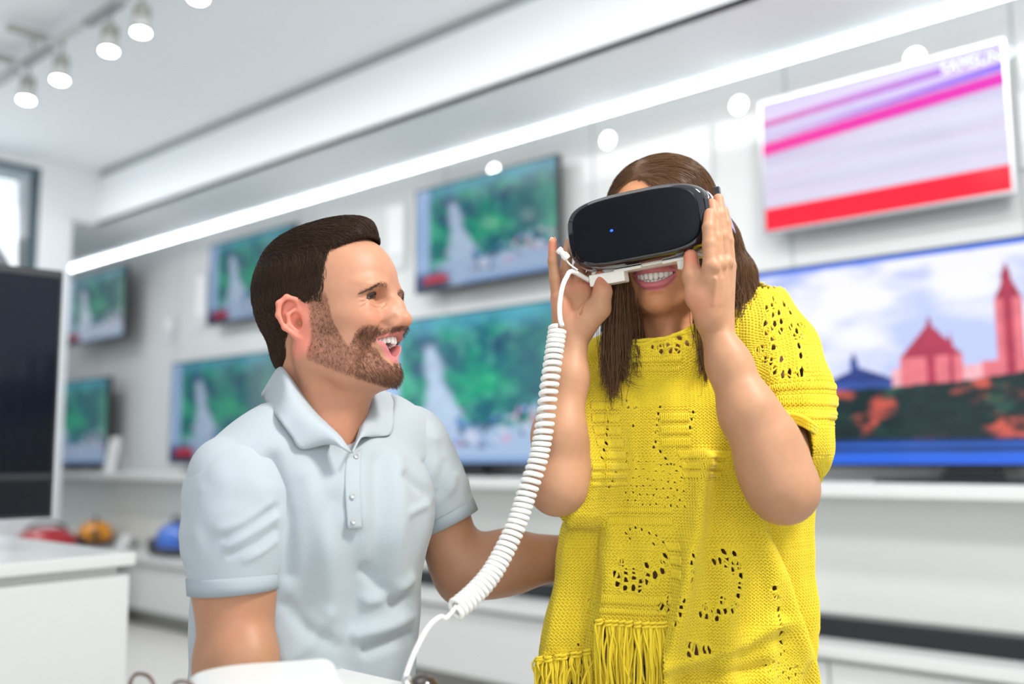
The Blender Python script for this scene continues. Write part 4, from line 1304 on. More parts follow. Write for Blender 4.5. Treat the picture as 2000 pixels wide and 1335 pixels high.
def sleeve(sh, hem, radii, nn, lo, hi, lines, r_in):
    F = Field(lo, hi, .0024)
    mid = sh * .5 + hem * .5
    F.ell(sh + np.array([0, 0, .0]), radii[0], k=.02)
    F.chain([sh, mid, hem + (hem - mid) * .2], [radii[1], radii[2], radii[3]], k=.03)
    sl_, X, Y, Z = F.block(F.lo, F.lo + F.n * F.h)
    cut = (X - hem[0]) * nn[0] + (Y - hem[1]) * nn[1] + (Z - hem[2]) * nn[2]
    F.D = np.maximum(F.D, np.broadcast_to(cut, F.D.shape).astype(np.float32))
    ax = (hem - sh) / np.linalg.norm(hem - sh)
    F.cone(hem - ax * .010, hem + ax * .05, r_in, r_in, k=.001, op='-')
    V, Q = F.mesh(); V = relax(V, Q, 2); N = normals(V, Q)
    away = sstep(.012, .035, -((V - hem) @ nn))[:, None]
    V2 = folds(V, N, [(p_, a_ * .62, w_) for p_, a_, w_ in lines]); V2 = V2 + N * ((noise3(V2, 38, 5) - .5) * .004)[:, None]
    V = V + (V2 - V) * away
    return mesh_obj('sleeve', CF(V), Q, M['polo'], polo)
hemR = at(457, 1126, 1.205); nR = np.array([.055, .0, -1.0]); nR /= np.linalg.norm(nR)
hemL = at(864, 1004, 1.44); nL = np.array([.42, .05, -.90]); nL /= np.linalg.norm(nL)
SLF_R = [([(537, 990), (500, 1015), (440, 1050)], -.0030, .006), ([(538, 1035), (500, 1062), (450, 1085)], -.0030, .005), ([(537, 1012), (500, 1038), (445, 1066)], .0030, .005),
         ([(538, 1058), (510, 1078), (480, 1096)], .0028, .005), ([(525, 985), (480, 1020), (430, 1035)], .003, .008), ([(395, 960), (385, 1040), (392, 1110)], .0025, .010)]
SLF_L = [([(838, 985), (860, 955), (868, 905)], -.003, .006), ([(850, 1000), (880, 965), (888, 930)], .003, .006), ([(832, 950), (848, 905), (850, 860)], .003, .007)]
sleeve(mb_sR + np.array([.008, .004, -.022]), hemR, ((.062, .066, .074), .062, .0595, .0525), nR, mb_sR - np.array([.11, .11, .26]), mb_sR + np.array([.12, .11, .11]), SLF_R, .0480)
sleeve(mb_sL + np.array([.0, 0, -.010]), hemL, ((.064, .064, .072), .060, .0560, .0500), nL, mb_sL - np.array([.10, .10, .20]), mb_sL + np.array([.14, .10, .10]), SLF_L, .0465)

def px_strip(name, rows, m, parent, thick=.002, n=40, off=0):
    """cloth strip spanned between rows of (x, y, depth) points"""
    R = [spline([at(*p) for p in r], n) for r in rows]
    k = 8
    R = np.array(R)
    G = np.array([spline(R[:, j], k * (len(rows) - 1) + 1) for j in range(n)])     # n x K x 3
    K = G.shape[1]
    idx = np.arange(n * K).reshape(n, K)
    q = np.stack([idx[:-1, :-1], idx[:-1, 1:], idx[1:, 1:], idx[1:, :-1]], -1).reshape(-1, 4)
    o = mesh_obj(name, CF(G.reshape(-1, 3)), q, m, parent)
    so = o.modifiers.new('thick', 'SOLIDIFY'); so.thickness = thick; so.offset = 0
    return o
# collar: folded leaf on each side, joined round the back of the neck
def on(pts, g): return [(x, y, surf(pF, x, y, g)) for x, y in pts]
def neck_surf(x, y):
    Ys = np.linspace(1.05, 1.6, 400)
    d, _ = field_grad(mF, mh_inv(np.array([at(x, y, q) for q in Ys])))
    i = np.argmax(d < 0); return Ys[i] if d[i] < 0 else 1.3
top = [(686, 884, 1.200), (664, 852, 1.215)] + [(x, y, neck_surf(x, y) + .003) for x, y in ((634, 822), (602, 785), (576, 748))] + [(560, 722, 1.30), (585, 708, 1.385), (640, 712, 1.42), (690, 735, 1.42), (712, 764, 1.37), (710, 800, 1.325), (700, 845, 1.265), (688, 884, 1.205)]
fold = [(668, 874, 1.192), (640, 846, 1.200), (604, 812, 1.207), (572, 770, 1.220), (553, 732, 1.245), (546, 714, 1.30), (570, 702, 1.40), (640, 706, 1.44), (700, 730, 1.44), (722, 760, 1.37), (728, 790, 1.33), (720, 822, 1.285), (704, 856, 1.225)]
out = on([(646, 862), (590, 876), (568, 850), (540, 812), (518, 782)], .006) + [(514, 766, 1.30), (556, 752, 1.42), (640, 760, 1.47), (725, 770, 1.46), (764, 768, 1.41)] + on([(768, 800), (764, 846), (726, 852)], .006)
px_strip('collar', [top, fold, out], M['polo'], polo, .0022, 90)
# placket with buttons
pk_l = on([(676, 896), (673, 930), (675, 980), (679, 1032)], .003)
pk_r = on([(706, 876), (703, 930), (704, 980), (706, 1032)], .003)
px_strip('placket', [pk_l, pk_r], M['polo'], polo, .003, 20)
M['button'] = mat('pearl_button', (.45, .47, .46), rough=.15)
for (x, y, Y) in on([(689, 968), (691, 1018), (696, 890)], .006):
    c = at(x, y, Y)
    MB().lathe(CF(c), CF(np.array([.35, -.93, .1])), [(.0030, 0), (.0035, .0005), (.0035, .0012), (.0027, .0015), (.0024, .0010)], 18).build('button', M['button'], polo, True)
# ribbed cuffs
M['rib'] = mat('ribbed_cuff', (.355, .405, .435), rough=.85, spec=.2)
def cuff(hem, nn, ax, r, w):
    e1 = np.cross(nn, [0, 1.0, 0]); e1 /= np.linalg.norm(e1); e2 = np.cross(nn, e1)
    n = 260; v = []
    for i in range(n):
        a = 2 * math.pi * i / n
        rib = .0006 * math.cos(i * math.pi)
        for rr_, h in ((r - .004, .001), (r + .0005 + rib, .0005), (r + .0012 + rib, -w * .5), (r + .0016 + rib, -w + .001), (r + .0006, -w), (r - .004, -w - .002)):
            p = hem + (e1 * math.cos(a) + e2 * math.sin(a)) * rr_ + nn * (.016 + h)
            # shear along the arm so the band follows it
            p = p + (ax - nn) * (.016 + h)
            v.append(p)
    f = []
    for i in range(n):
        j = (i + 1) % n
        for k in range(5): f.append((i * 6 + k, i * 6 + k + 1, j * 6 + k + 1, j * 6 + k))
    mesh_obj('cuff', CF(np.array(v)), f, M['rib'], polo)
cuff(hemR, nR, (mb_eR - mb_sR) / np.linalg.norm(mb_eR - mb_sR), .0550, .020)
cuff(hemL, nL, (mb_eL - mb_sL) / np.linalg.norm(mb_eL - mb_sL), .0505, .020)
# trousers and shoes, below the picture
M['jeans'] = mat('dark_denim', (.03, .045, .08), rough=.8)
F = Field(lo2 - np.array([.15, .35, .66]), hi2 + np.array([.15, .15, -.45]), .008)
hp = at(590, 1400, 1.36); hp[2] = .62
for sgn in (-1, 1):
    h0 = hp + TA * .085 * sgn - TF * .03; kn = h0 - TF * .01 + np.array([0, 0, -.17]) + TA * .02 * sgn; ft = kn + np.array([0, 0, -.38])
    F.chain([h0, kn, ft], [.105, .075, .055], k=.04)
    F.ell(ft - TF * .02 + np.array([0, 0, -.012]), (.045, .125, .040), TR, k=.02)
F.ell(hp - TF * .02 + np.array([0, 0, .02]), (.170, .115, .14), TR, k=.05)
V, Q = F.mesh(); mesh_obj('trousers', CF(V), Q, M['jeans'], man)
# ------------------------------------------------------------------ the woman
woman = empty('person', 'smiling woman in a yellow knitted poncho holding a headset to her face with both hands', 'person', loc=tuple(CF((.30, 1.43, 0))))
def head_frame(yaw, pitch, roll):
    y = math.radians(yaw); f = np.array([-math.sin(y), -math.cos(y), 0]); l = np.array([math.cos(y), -math.sin(y), 0])
    Rp = rot(l, pitch); f = Rp @ f; u = Rp @ UZ
    Rr = rot(f, roll)
    if (Rr @ l)[2] < 0: Rr = rot(f, -roll)
    return np.stack([f, Rr @ l, Rr @ u], 1)
WH = head_frame(21, 5, 2)
WH_o = at(1243, 441, 1.265) - WH @ np.array([.172, 0, .008])
def wh(p): return WH_o + np.asarray(p, float) @ WH.T
def wh_inv(p): return (np.asarray(p, float) - WH_o) @ WH

def wz_up(y): return -.0492 + 1.0 * y * y
def wz_dn(y): return -.0632 + 14.0 * y * y
def wx(y): return .0955 - 22 * y * y
def woman_head_field(h=.0014):
    F = Field((-.125, -.095, -.20), (.128, .095, .145), h)
    F.ell((-.008, 0, .042), (.092, .072, .084), k=.02)
    F.ell((.036, 0, .046), (.055, .062, .060), k=.025)
    F.ell((.040, 0, -.016), (.051, .050, .056), k=.022)
    F.ell((.064, 0, -.046), (.031, .031, .027), k=.018)
    for s in (-1, 1):
        F.ell((.050, .046 * s, -.004), (.026, .018, .015), rot((0, 0, 1), -25 * s), k=.018)
        F.ell((.062, .035 * s, -.020), (.018, .017, .015), k=.018)
        F.chain([(.002, .054 * s, -.010), (.004, .050 * s, -.054), (.036, .036 * s, -.080), (.066, .011 * s, -.090)], [.016, .013, .013, .013], k=.022)
    F.ell((.073, 0, -.0865), (.0165, .018, .0145), k=.014)
    F.ell((.042, 0, -.078), (.034, .030, .020), k=.02)
    # nose
    F.chain([(.086, 0, .020), (.098, 0, -.006), (.1045, 0, -.0195)], [.0075, .0080, .0090], k=.010)
    for s in (-1, 1):
        F.ell((.0945, .0115 * s, -.0225), (.0110, .0062, .0075), rot((0, 0, 1), -14 * s), k=.005)
        F.ell((.0995, .0058 * s, -.0298), (.0048, .0028, .0030), k=.002, op='-')
        F.chain([(front_x(F, yy * s, z_) + .0010, yy * s, z_) for yy, z_ in ((.0195, -.026), (.0270, -.036), (.0340, -.046))], [.0012, .0022, .0014], k=.010, op='-')
    F.ell((.093, 0, -.031), (.010, .007, .005), k=.006)
    # lips
    F.chain([(wx(y) - .0015, y, wz_up(y) + .0042 - 5.0 * y * y) for y in np.linspace(-.030, .030, 11)], [.0012, .0030, .0042, .0050, .0052, .0050, .0052, .0050, .0042, .0030, .0012], k=.004)
    F.chain([(wx(y) - .004 + 3 * y * y, y, wz_dn(y) - .0040 + 5 * y * y) for y in np.linspace(-.028, .028, 11)], [.0014, .0034, .0046, .0052, .0054, .0056, .0054, .0052, .0046, .0034, .0014], k=.004)
    B = F.block((.02, -.034, -.075), (.13, .034, -.035)); sl_, X, Y, Z = B
    m = np.minimum(np.minimum(wz_up(Y) - .0002 - Z, Z - wz_dn(Y) - .0002), X - (.0925 - 24 * Y * Y - .030))
    F.put(sl_, np.broadcast_to(-m * .85, F.D[sl_].shape).astype(np.float32), .0015, '-')
    F.ell((front_x(F, 0, -.0745) + .0035, 0, -.0745), (.006, .016, .0030), k=.006, op='-')
    for s in (-1, 1):
        F.ell((.056, .033 * s, -.050), (.012, .010, .016), k=.014)
        F.ell((-.010, .072 * s, .0), (.014, .008, .026), k=.008)
    # neck
    nb = wh_inv(at(1335, 700, 1.455))
    F.cone((-.022, 0, -.030), nb, .050, .050, k=.02)
    F.cone((.012, 0, -.070), wh_inv(at(1312, 690, 1.40)), .022, .026, k=.03)
    for s, px in ((-1, 1268), (1, 1352)):
        F.cone((-.014, .050 * s, -.050), wh_inv(at(1310 + 22 * s, 705, 1.405)), .011, .010, k=.018)
    return F
WSK = np.array(srgb(206, 143, 102))
wF = woman_head_field()
wV, wQ = wF.mesh(); wN = normals(wV, wQ)
x, y, z = wV.T
wC = np.tile(WSK, (len(wV), 1))
def wmix(w, col):
    global wC
    w = np.clip(w, 0, 1)[:, None]; wC = wC * (1 - w) + np.array(col) * w
wmix(np.exp(-(((x - .062) / .02) ** 2 + ((np.abs(y) - .042) / .018) ** 2 + ((z + .014) / .018) ** 2)) * .3, srgb(204, 118, 92))
lim = (np.abs(y) < .0315) & (x > .05)
wmix(lim * sstep(.0072, .0058, np.abs(z - wz_up(y) - .0048 + 5 * y * y)) * sstep(-.012, -.009, x - wx(y)), srgb(196, 112, 112))
wmix(lim * sstep(.0085, .0070, np.abs(z - wz_dn(y) + .0046 - 5 * y * y)) * sstep(-.014, -.011, x - wx(y)), srgb(202, 116, 122))
wmix(((np.abs(y) < .032) & (z < wz_up(y) + .001) & (z > wz_dn(y) - .001) & (x < wx(y) - .006) & (x > .03)) * 1.0, srgb(90, 26, 28))
M['skin_w'] = skin_mat('tanned_skin', .50)
W_PARTS = [(wh(wV), wQ, wC)]
tooth_row(8, .0078, 26.0, -.0478, .0112, wh, 'upper_teeth', M['teeth'], woman, True, 1.5, .0925)
tooth_row(8, .0056, 26.0, -.0655, .0085, wh, 'lower_teeth', M['teeth'], woman, False, 9.0, .0890)

# ---- arms and hands
ws_L = at(1492, 668, 1.445); we_L = at(1528, 950, 1.235); ww_L = at(1396, 640, 1.262)     # her left arm (photo right)
ws_R = at(1192, 745, 1.475); we_R = at(1089, 945, 1.300); ww_R = at(1121, 662, 1.335)     # her right arm
def hand_frame(wrist, palm_mid, normal):
    yv = palm_mid - wrist; L = np.linalg.norm(yv); yv /= L
    nv = np.asarray(normal, float); nv -= yv * (nv @ yv); nv /= np.linalg.norm(nv)
    return np.cross(yv, nv), yv, nv
def arm_left(F):
    F.chain([ws_L, ws_L * .5 + we_L * .5 + np.array([.004, 0, 0]), we_L], [.046, .041, .039], k=.02)
    F.ell(at(1532, 965, 1.232), (.034, .038, .032), k=.02)
    F.ell(at(1500, 880, 1.235), (.036, .038, .052), rot((0, 1, 0), 24), k=.03)
    F.chain([we_L, at(1462, 805, 1.242), at(1424, 712, 1.255), ww_L], [.043, .036, .0270, .0205], k=.02)
def arm_right(F):
    F.chain([ws_R, ws_R * .5 + we_R * .5, we_R], [.046, .040, .036], k=.02)
    F.ell(at(1090, 960, 1.296), (.030, .034, .027), k=.02)
    F.chain([we_R, at(1092, 850, 1.304), at(1108, 740, 1.322), ww_R], [.0345, .0345, .0270, .0205], k=.02)
# trunk: shoulders, chest and waist
wt = np.stack([np.array([.97, -.24, 0]), np.array([.24, .97, 0]), UZ], 1)
nbw = at(1322, 690, 1.46)
F2lo = np.array([ws_R[0] - .06, 1.28, at(1300, 1400, 1.43)[2]]); 
FT = Field(F2lo, np.array([ws_L[0] + .08, 1.62, nbw[2] + .05]), .005)
FT.chain([ws_R + np.array([.02, 0, 0]), nbw, ws_L - np.array([.02, 0, 0])], [.045, .048, .045], k=.02)
FT.ell(at(1320, 830, 1.465), (.135, .085, .150), wt, k=.03)
for q in (1272, 1368): FT.ell(at(q, 850, 1.415), (.052, .046, .06), k=.03)
FT.ell(at(1315, 1050, 1.455), (.115, .082, .16), wt, k=.03)
FT.ell(at(1312, 1290, 1.455), (.145, .100, .16), wt, k=.03)
tV, tQ = FT.mesh(); tV = relax(tV, tQ, 2)
# hands in a finer field
HV = []
def finger(F, pts, r0, r1, k=.003):
    n = len(pts); F.chain(pts, list(np.linspace(r0, r1, n)), k=k)
# her right hand: palm to the camera, little finger raised beside the headset
loH = np.min([we_R, ws_R, ww_R], 0) - .06; hiH = np.max([ws_R, we_R, ww_R], 0) + .06
hiH[2] = at(1100, 445, 1.33)[2]; hiH[0] = at(1240, 500, 1.42)[0]
H = Field(loH, hiH, .0015)
arm_right(H)
A_ = lambda x, y, Y: at(x, y, Y)
H.cone(A_(1108, 655, 1.335), A_(1106, 640, 1.336), .016, .017, k=.012)
# palm: a slab of rounded bars from the wrist to each knuckle
kn = [A_(1089, 582, 1.335), A_(1107, 562, 1.340), A_(1129, 556, 1.346), A_(1150, 560, 1.350)]
wr = [A_(1103, 645, 1.335), A_(1112, 648, 1.337), A_(1124, 648, 1.339), A_(1136, 648, 1.340)]
for a, b, ra, rb in zip(wr, kn, (.0135, .0130, .0130, .0130), (.0098, .0105, .0110, .0110)):
    H.cone(a, b, ra, rb, k=.012)
H.ell(A_(1098, 612, 1.325), (.0125, .0105, .026), rot((0, 1, 0), -8), k=.012)      # heel under the little finger
H.ell(A_(1150, 618, 1.322), (.0165, .0130, .030), rot((0, 1, 0), 30), k=.012)      # ball of the thumb
finger(H, [kn[0], A_(1084, 545, 1.332), A_(1080, 510, 1.330), A_(1080, 475, 1.330)], .0090, .0066)
finger(H, [kn[1], A_(1105, 528, 1.347), A_(1107, 500, 1.352), A_(1112, 474, 1.364)], .0096, .0070)
finger(H, [kn[2], A_(1132, 522, 1.362), A_(1140, 492, 1.376), A_(1150, 468, 1.395)], .0100, .0074)
finger(H, [kn[3], A_(1160, 528, 1.366), A_(1170, 502, 1.382), A_(1182, 482, 1.400)], .0100, .0074)
finger(H, [A_(1140, 640, 1.333), A_(1172, 602, 1.322), A_(1177, 570, 1.320), A_(1174, 540, 1.326)], .0155, .0098, k=.010)
H.chain([A_(1100, 563, 1.322), A_(1130, 570, 1.323), A_(1152, 580, 1.320)], [.0008, .0010, .0008], k=.004, op='-')
H.chain([A_(1138, 585, 1.318), A_(1134, 612, 1.316), A_(1140, 640, 1.316)], [.0008, .0010, .0008], k=.004, op='-')
hV_, hQ_ = H.mesh(); HV.append((hV_, hQ_))
# her left hand: seen from the back of the hand, thumb under the headset, fingers up its side
loH = np.min([we_L, ws_L, ww_L], 0) - .07; hiH = np.max([ws_L, we_L, ww_L], 0) + .07
loH[0] = at(1325, 600, 1.2)[0]; hiH[2] = at(1400, 365, 1.25)[2]
G = Field(loH, hiH, .0015)
arm_left(G)
kn2 = [A_(1388, 522, 1.222), A_(1402, 516, 1.236), A_(1415, 514, 1.252), A_(1424, 520, 1.268)]
wr2 = [A_(1384, 628, 1.255), A_(1394, 630, 1.258), A_(1404, 630, 1.262), A_(1412, 632, 1.266)]
for a, b, ra, rb in zip(wr2, kn2, (.0145, .0140, .0140, .0135), (.0112, .0110, .0108, .0098)):
    G.cone(a, b, ra, rb, k=.012)
G.ell(A_(1388, 590, 1.245), (.017, .018, .034), rot((0, 1, 0), 10), k=.014)
finger(G, [kn2[0], A_(1386, 478, 1.226), A_(1384, 445, 1.230), A_(1386, 417, 1.236)], .0106, .0074)
finger(G, [kn2[1], A_(1397, 465, 1.238), A_(1393, 425, 1.244), A_(1390, 398, 1.250)], .0104, .0074)
finger(G, [kn2[2], A_(1411, 462, 1.252), A_(1406, 420, 1.256), A_(1403, 388, 1.262)], .0100, .0072)
finger(G, [kn2[3], A_(1421, 470, 1.268), A_(1417, 436, 1.272), A_(1414, 412, 1.276)], .0092, .0066)
finger(G, [A_(1384, 618, 1.248), A_(1361, 578, 1.240), A_(1352, 540, 1.244), A_(1349, 500, 1.252)], .0170, .0094, k=.010)
G.cone(A_(1372, 585, 1.238), A_(1384, 548, 1.228), .009, .009, k=.014)
for p in kn2[:3]: G.ell(p + np.array([.004, -.006, .0]), (.006, .006, .007), k=.006)
G.chain([A_(1392, 592, 1.226), A_(1398, 545, 1.214)], [.0012, .0014], k=.006)
G.chain([A_(1404, 592, 1.230), A_(1409, 545, 1.226)], [.0012, .0014], k=.006)
gV_, gQ_ = G.mesh(); HV.append((gV_, gQ_))
def wskin(V, rosy=()):
    c = np.tile(np.array(srgb(182, 135, 103)), (len(V), 1)) * (1 - .08 * noise3(V, 45, 2)[:, None])
    for p, r, w in rosy:
        k = np.exp(-((V - p) ** 2).sum(1) / r ** 2)[:, None] * w
        c = c * (1 - k) + np.array(srgb(226, 130, 108)) * k
    return c
rosyR = [(A_(1080, 480, 1.33), .012, .6), (A_(1174, 545, 1.32), .016, .6), (kn[0], .012, .3), (kn[1], .014, .3), (kn[2], .014, .4), (kn[3], .016, .4), (A_(1100, 600, 1.32), .02, .3)]
rosyL = [(A_(1349, 505, 1.25), .018, .7), (A_(1386, 420, 1.235), .010, .5), (A_(1390, 400, 1.25), .010, .7), (A_(1403, 390, 1.26), .010, .4), (kn2[0], .010, .25), (A_(1365, 590, 1.23), .02, .3)]
W_PARTS += [(tV, tQ, wskin(tV)), (hV_, hQ_, wskin(hV_, rosyR)), (gV_, gQ_, wskin(gV_, rosyL))]
V, Q, C = join_meshes(W_PARTS)
mesh_obj('body', CF(V), Q, M['skin_w'], woman, cols=C)
# nails
M['nail'] = mat('peach_nail', (.78, .42, .26), rough=.15, coat=.4)
M['nail_clear'] = mat('clear_nail', (.80, .58, .48), rough=.15, coat=.4)
def nail(tip, base, out, w, l, m, ext=.0):
    d = tip - base; d /= np.linalg.norm(d); o = np.asarray(out, float); o -= d * (o @ d); o /= np.linalg.norm(o); s_ = np.cross(d, o)
    v = []; f = []
    n1, n2 = 9, 7
    for i in range(n1):
        t = i / (n1 - 1)
        for j in range(n2):
            q = j / (n2 - 1) * 2 - 1
            wd = w * (1 - .55 * max(0, t - .55) ** 2 / .2) 
            v.append(tip + d * (-l * .55 + t * (l + ext)) + s_ * q * wd + o * (w * .95 * (1 - .75 * q * q) - .0 ) )
    for i in range(n1 - 1):
        for j in range(n2 - 1): f.append((i * n2 + j, i * n2 + j + 1, (i + 1) * n2 + j + 1, (i + 1) * n2 + j))
    ob = mesh_obj('fingernail', CF(np.array(v)), f, m, woman)
    so = ob.modifiers.new('thick', 'SOLIDIFY'); so.thickness = .0006; so.offset = -1
nail(A_(1080, 475, 1.330), A_(1080, 510, 1.330), (.1, .9, .2), .0058, .011, M['nail'], .005)
nail(A_(1386, 417, 1.236), A_(1384, 445, 1.230), (.35, -.9, 0), .0058, .010, M['nail_clear'])
nail(A_(1403, 388, 1.262), A_(1406, 420, 1.256), (.6, -.8, 0), .0056, .010, M['nail_clear'])
nail(A_(1414, 412, 1.276), A_(1417, 436, 1.272), (.7, -.7, 0), .0052, .009, M['nail_clear'])
nail(A_(1174, 540, 1.326), A_(1177, 570, 1.320), (.8, .5, .1), .0070, .012, M['nail_clear'])
# ------------------------------------------------------------------ the headset she holds
vr = empty('virtual_reality_headset', 'white and black headset with a blue dot held before the woman\'s eyes', 'headset', loc=tuple(CF(wh((.12, 0, .008)))))
M['vr_white'] = mat('headset_white_plastic', (.82, .80, .82), rough=.22, coat=.3)
M['vr_cream'] = mat('headset_cream_plastic', (.80, .77, .70), rough=.3)
M['vr_gloss'] = mat('headset_gloss_black', (.008, .008, .012), rough=.05, spec=.6, coat=.5)
M['vr_panel'] = mat('headset_front_panel', (.004, .006, .009), rough=.45, spec=.12)
M['vr_foam'] = mat('headset_black_foam', (.010, .010, .011), rough=.9)
M['vr_strap'] = mat('violet_grey_strap', (.30, .27, .52), rough=.6)
M['blue_led'] = mat('blue_indicator_light', (.0, .03, .9), emit=(.01, .06, 1.0), estr=3.0)
HZ = .008
VH = head_frame(23, 5, 5.5); VS = 1.06
VH_o = at(1237, 441, 1.265) - VH @ np.array([.172, 0, HZ])
def vh(p):
    p = np.asarray(p, float)
    return VH_o + (np.array([.172, 0, HZ]) + (p - np.array([.172, 0, HZ])) * VS) @ VH.T
def sq(hw, hh, n=72, e=3.6):
    t = np.linspace(0, 2 * math.pi, n, endpoint=False)
    c, s = np.cos(t), np.sin(t)
    return np.stack([np.sign(c) * np.abs(c) ** (2 / e) * hw, np.sign(s) * np.abs(s) ** (2 / e) * hh], 1)
def loft(secs, name, m, n=72, cap0=True, cap1=True, subs=1):
    """secs: (x, half width, half height, exponent, bow, z shift); bow pushes the middle of the section forward"""
    v = []
    for x, hw, hh, e, bow, dz in secs:
        p = sq(hw, hh, n, e)
        v.append(np.stack([x - bow * (p[:, 0] / .1) ** 2, p[:, 0], p[:, 1] + HZ + dz], 1))
    k = len(v); v = np.concatenate(v); f = []
    for i in range(k - 1):
        for j in range(n):
            j2 = (j + 1) % n; f.append((i * n + j, i * n + j2, (i + 1) * n + j2, (i + 1) * n + j))
    cap = []
    for on, i in ((cap0, 0), (cap1, k - 1)):
        if not on: continue
        # filled with rings shrinking to the middle
        b = len(v); ring = v[i * n:(i + 1) * n]; cen = ring.mean(0); prev = i * n
        x, hw, hh, e, bow, dz = secs[i]
        extra = []
        for q, w in enumerate((.75, .5, .25, .0004)):
            p = sq(hw * w, hh * w, n, 2 + (e - 2) * w)
            extra.append(np.stack([x - bow * (p[:, 0] / .1) ** 2 + (.0015 * (1 - w) if i else 0), p[:, 0], p[:, 1] + HZ + dz], 1))
            for j in range(n):
                j2 = (j + 1) % n; f.append((prev + j, prev + j2, b + q * n + j2, b + q * n + j))
            prev = b + q * n
        v = np.concatenate([v] + extra)
    return mesh_obj(name, CF(vh(v)), f, m, vr)
# bow: the front wraps back towards the sides
loft([(.088, .0800, .0420, 3.0, .010, 0), (.092, .0900, .0475, 3.0, .010, 0), (.108, .0985, .0505, 3.2, .010, 0), (.128, .1005, .0505, 3.4, .012, 0), (.140, .0998, .0495, 3.5, .013, 0), (.146, .0980, .0480, 3.5, .013, 0)], 'body', M['vr_white'])
loft([(.143, .0975, .0475, 3.5, .013, .001), (.1462, .0992, .0490, 3.5, .013, .001), (.158, .0978, .0480, 3.6, .013, .001), (.168, .0945, .0455, 3.7, .012, .001), (.1720, .0915, .0430, 3.7, .011, .001)], 'front_cover', M['vr_gloss'], cap0=False)
fp = loft([(.1712, .0850, .0415, 3.8, .0100, .001), (.1738, .0838, .0405, 3.8, .0100, .001), (.1742, .0825, .0395, 3.8, .0100, .001)], 'front_panel', M['vr_panel'], cap0=False)
v, f = ell_mesh((.1757, -.0285 + .000, HZ - .001), np.eye(3), (.0007, .0022, .0016), 14, 8)
mesh_obj('indicator_light', CF(vh(v)), f, M['blue_led'], vr)
# foam cushion that touches her face
loft([(.060, .0700, .0400, 2.6, -.030, .001), (.066, .0790, .0450, 2.6, -.022, .001), (.086, .0800, .0430, 2.8, -.004, .001), (.090, .0760, .0400, 2.8, .002, .001)], 'face_cushion', M['vr_foam'])
# recess and trim on her left-hand bevel
def vbox(c, h, name, m, bev=.001, R=None):
    R = np.eye(3) if R is None else R
    mb = MB(); A3 = VH @ R
    mb.box(CF(vh(c)), CF(A3[:, 0]), CF(A3[:, 1]), CF(A3[:, 2]), *h)
    return mb.build(name, m, vr, bevel=bev)
vbox((.158, .0930, HZ + .006), (.0040, .0030, .0140), 'side_slot', M['blackmatte'], .0008, rot((0, 0, 1), 38))
vbox((.130, 0, HZ - .0475), (.014, .078, .0026), 'bottom_rail', M['vr_cream'], .001)
vbox((.137, -.0520, HZ - .0570), (.0125, .0260, .0085), 'cable_plug', M['vr_cream'], .002)
vbox((.140, -.022, HZ - .0500), (.010, .020, .0022), 'clip_plate', M['vr_cream'], .0008)
vbox((.137, .0560, HZ - .0555), (.0110, .0135, .0078), 'bottom_clip', M['vr_cream'], .002)
vbox((.140, .040, HZ - .0500), (.010, .016, .0022), 'clip_plate', M['vr_cream'], .0008)
# strap from each side round the head, with its adjusting tab
for s in (-1, 1):
    pts = [(.098, .0985 * s, HZ), (.060, .098 * s, HZ + .004), (.020, .0925 * s, HZ + .010), (-.030, .090 * s, HZ + .014), (-.080, .062 * s, HZ + .018), (-.112, .0, HZ + .020)]
    c = spline(pts, 24); w = .014
    v = np.concatenate([c + np.array([0, 0, w]), c - np.array([0, 0, w])]); n = len(c)
    ob = mesh_obj('strap', CF(vh(v)), [(i, i + 1, n + i + 1, n + i) for i in range(n - 1)], M['vr_strap'], vr)
    so = ob.modifiers.new('thick', 'SOLIDIFY'); so.thickness = .0022; so.offset = 0
tb_ = MB(); 
tb_.box(CF(at(1424, 424, 1.335)), CF(np.array([.35, .93, 0.])), CF(np.array([.90, -.33, .26])), CF(np.array([-.26, .08, .96])), .016, .0012, .0215)
tb_.build('strap_tab', M['vr_strap'], vr, bevel=.0008)
vbox((.086, .098, HZ + .038), (.006, .004, .007), 'strap_hook', M['vr_gloss'], .001)

# ------------------------------------------------------------------ coiled security cable
cord = empty('coiled_cable', 'white coiled cable running from the headset down to the display table', 'cable', loc=tuple(CF(at(800, 1320, 1.08))))
M['cable'] = mat('white_cable', (.80, .79, .75), rough=.35)
plug = vh((.139, -.0775, HZ - .0560))
lead = [plug, at(1118, 530, 1.300), at(1106, 542, 1.296), at(1098, 562, 1.290), at(1093, 595, 1.284), at(1094, 622, 1.278), at(1098, 636, 1.272)]
MB().tube(CF(spline(lead, 40)), .0034, 12).build('lead', M['cable'], cord, True)
axis = spline([at(1089, 640, 1.268), at(1082, 690, 1.262), at(1072, 760, 1.252), at(1062, 840, 1.244), at(1050, 900, 1.240), at(1028, 965, 1.232), at(1010, 1020, 1.224), at(985, 1075, 1.212), at(958, 1122, 1.198), at(925, 1160, 1.180), at(888, 1192, 1.160)], 1400)
turns = 50
th = np.linspace(0, 2 * math.pi * turns, len(axis)) 
# pitch opens towards the lower end
t01 = np.linspace(0, 1, len(axis)); th = 2 * math.pi * turns * (t01 + .06 * (t01 - t01 ** 2.5))
T_, N_, B_ = frames(axis)
cr = .0098 + .0012 * t01
helix = axis + N_ * (np.cos(th) * cr)[:, None] + B_ * (np.sin(th) * cr)[:, None]
v, f = tube(CF(helix), .0032, 8)
mesh_obj('coil', v, f, M['cable'], cord)
tail = spline([helix[-1], at(872, 1206, 1.150), at(860, 1204, 1.140), at(838, 1222, 1.120), at(815, 1262, 1.095), at(798, 1304, 1.070), at(788, 1338, 1.050), at(780, 1372, 1.03)], 60)
MB().tube(CF(tail), .0028, 10).build('tail', M['cable'], cord, True)
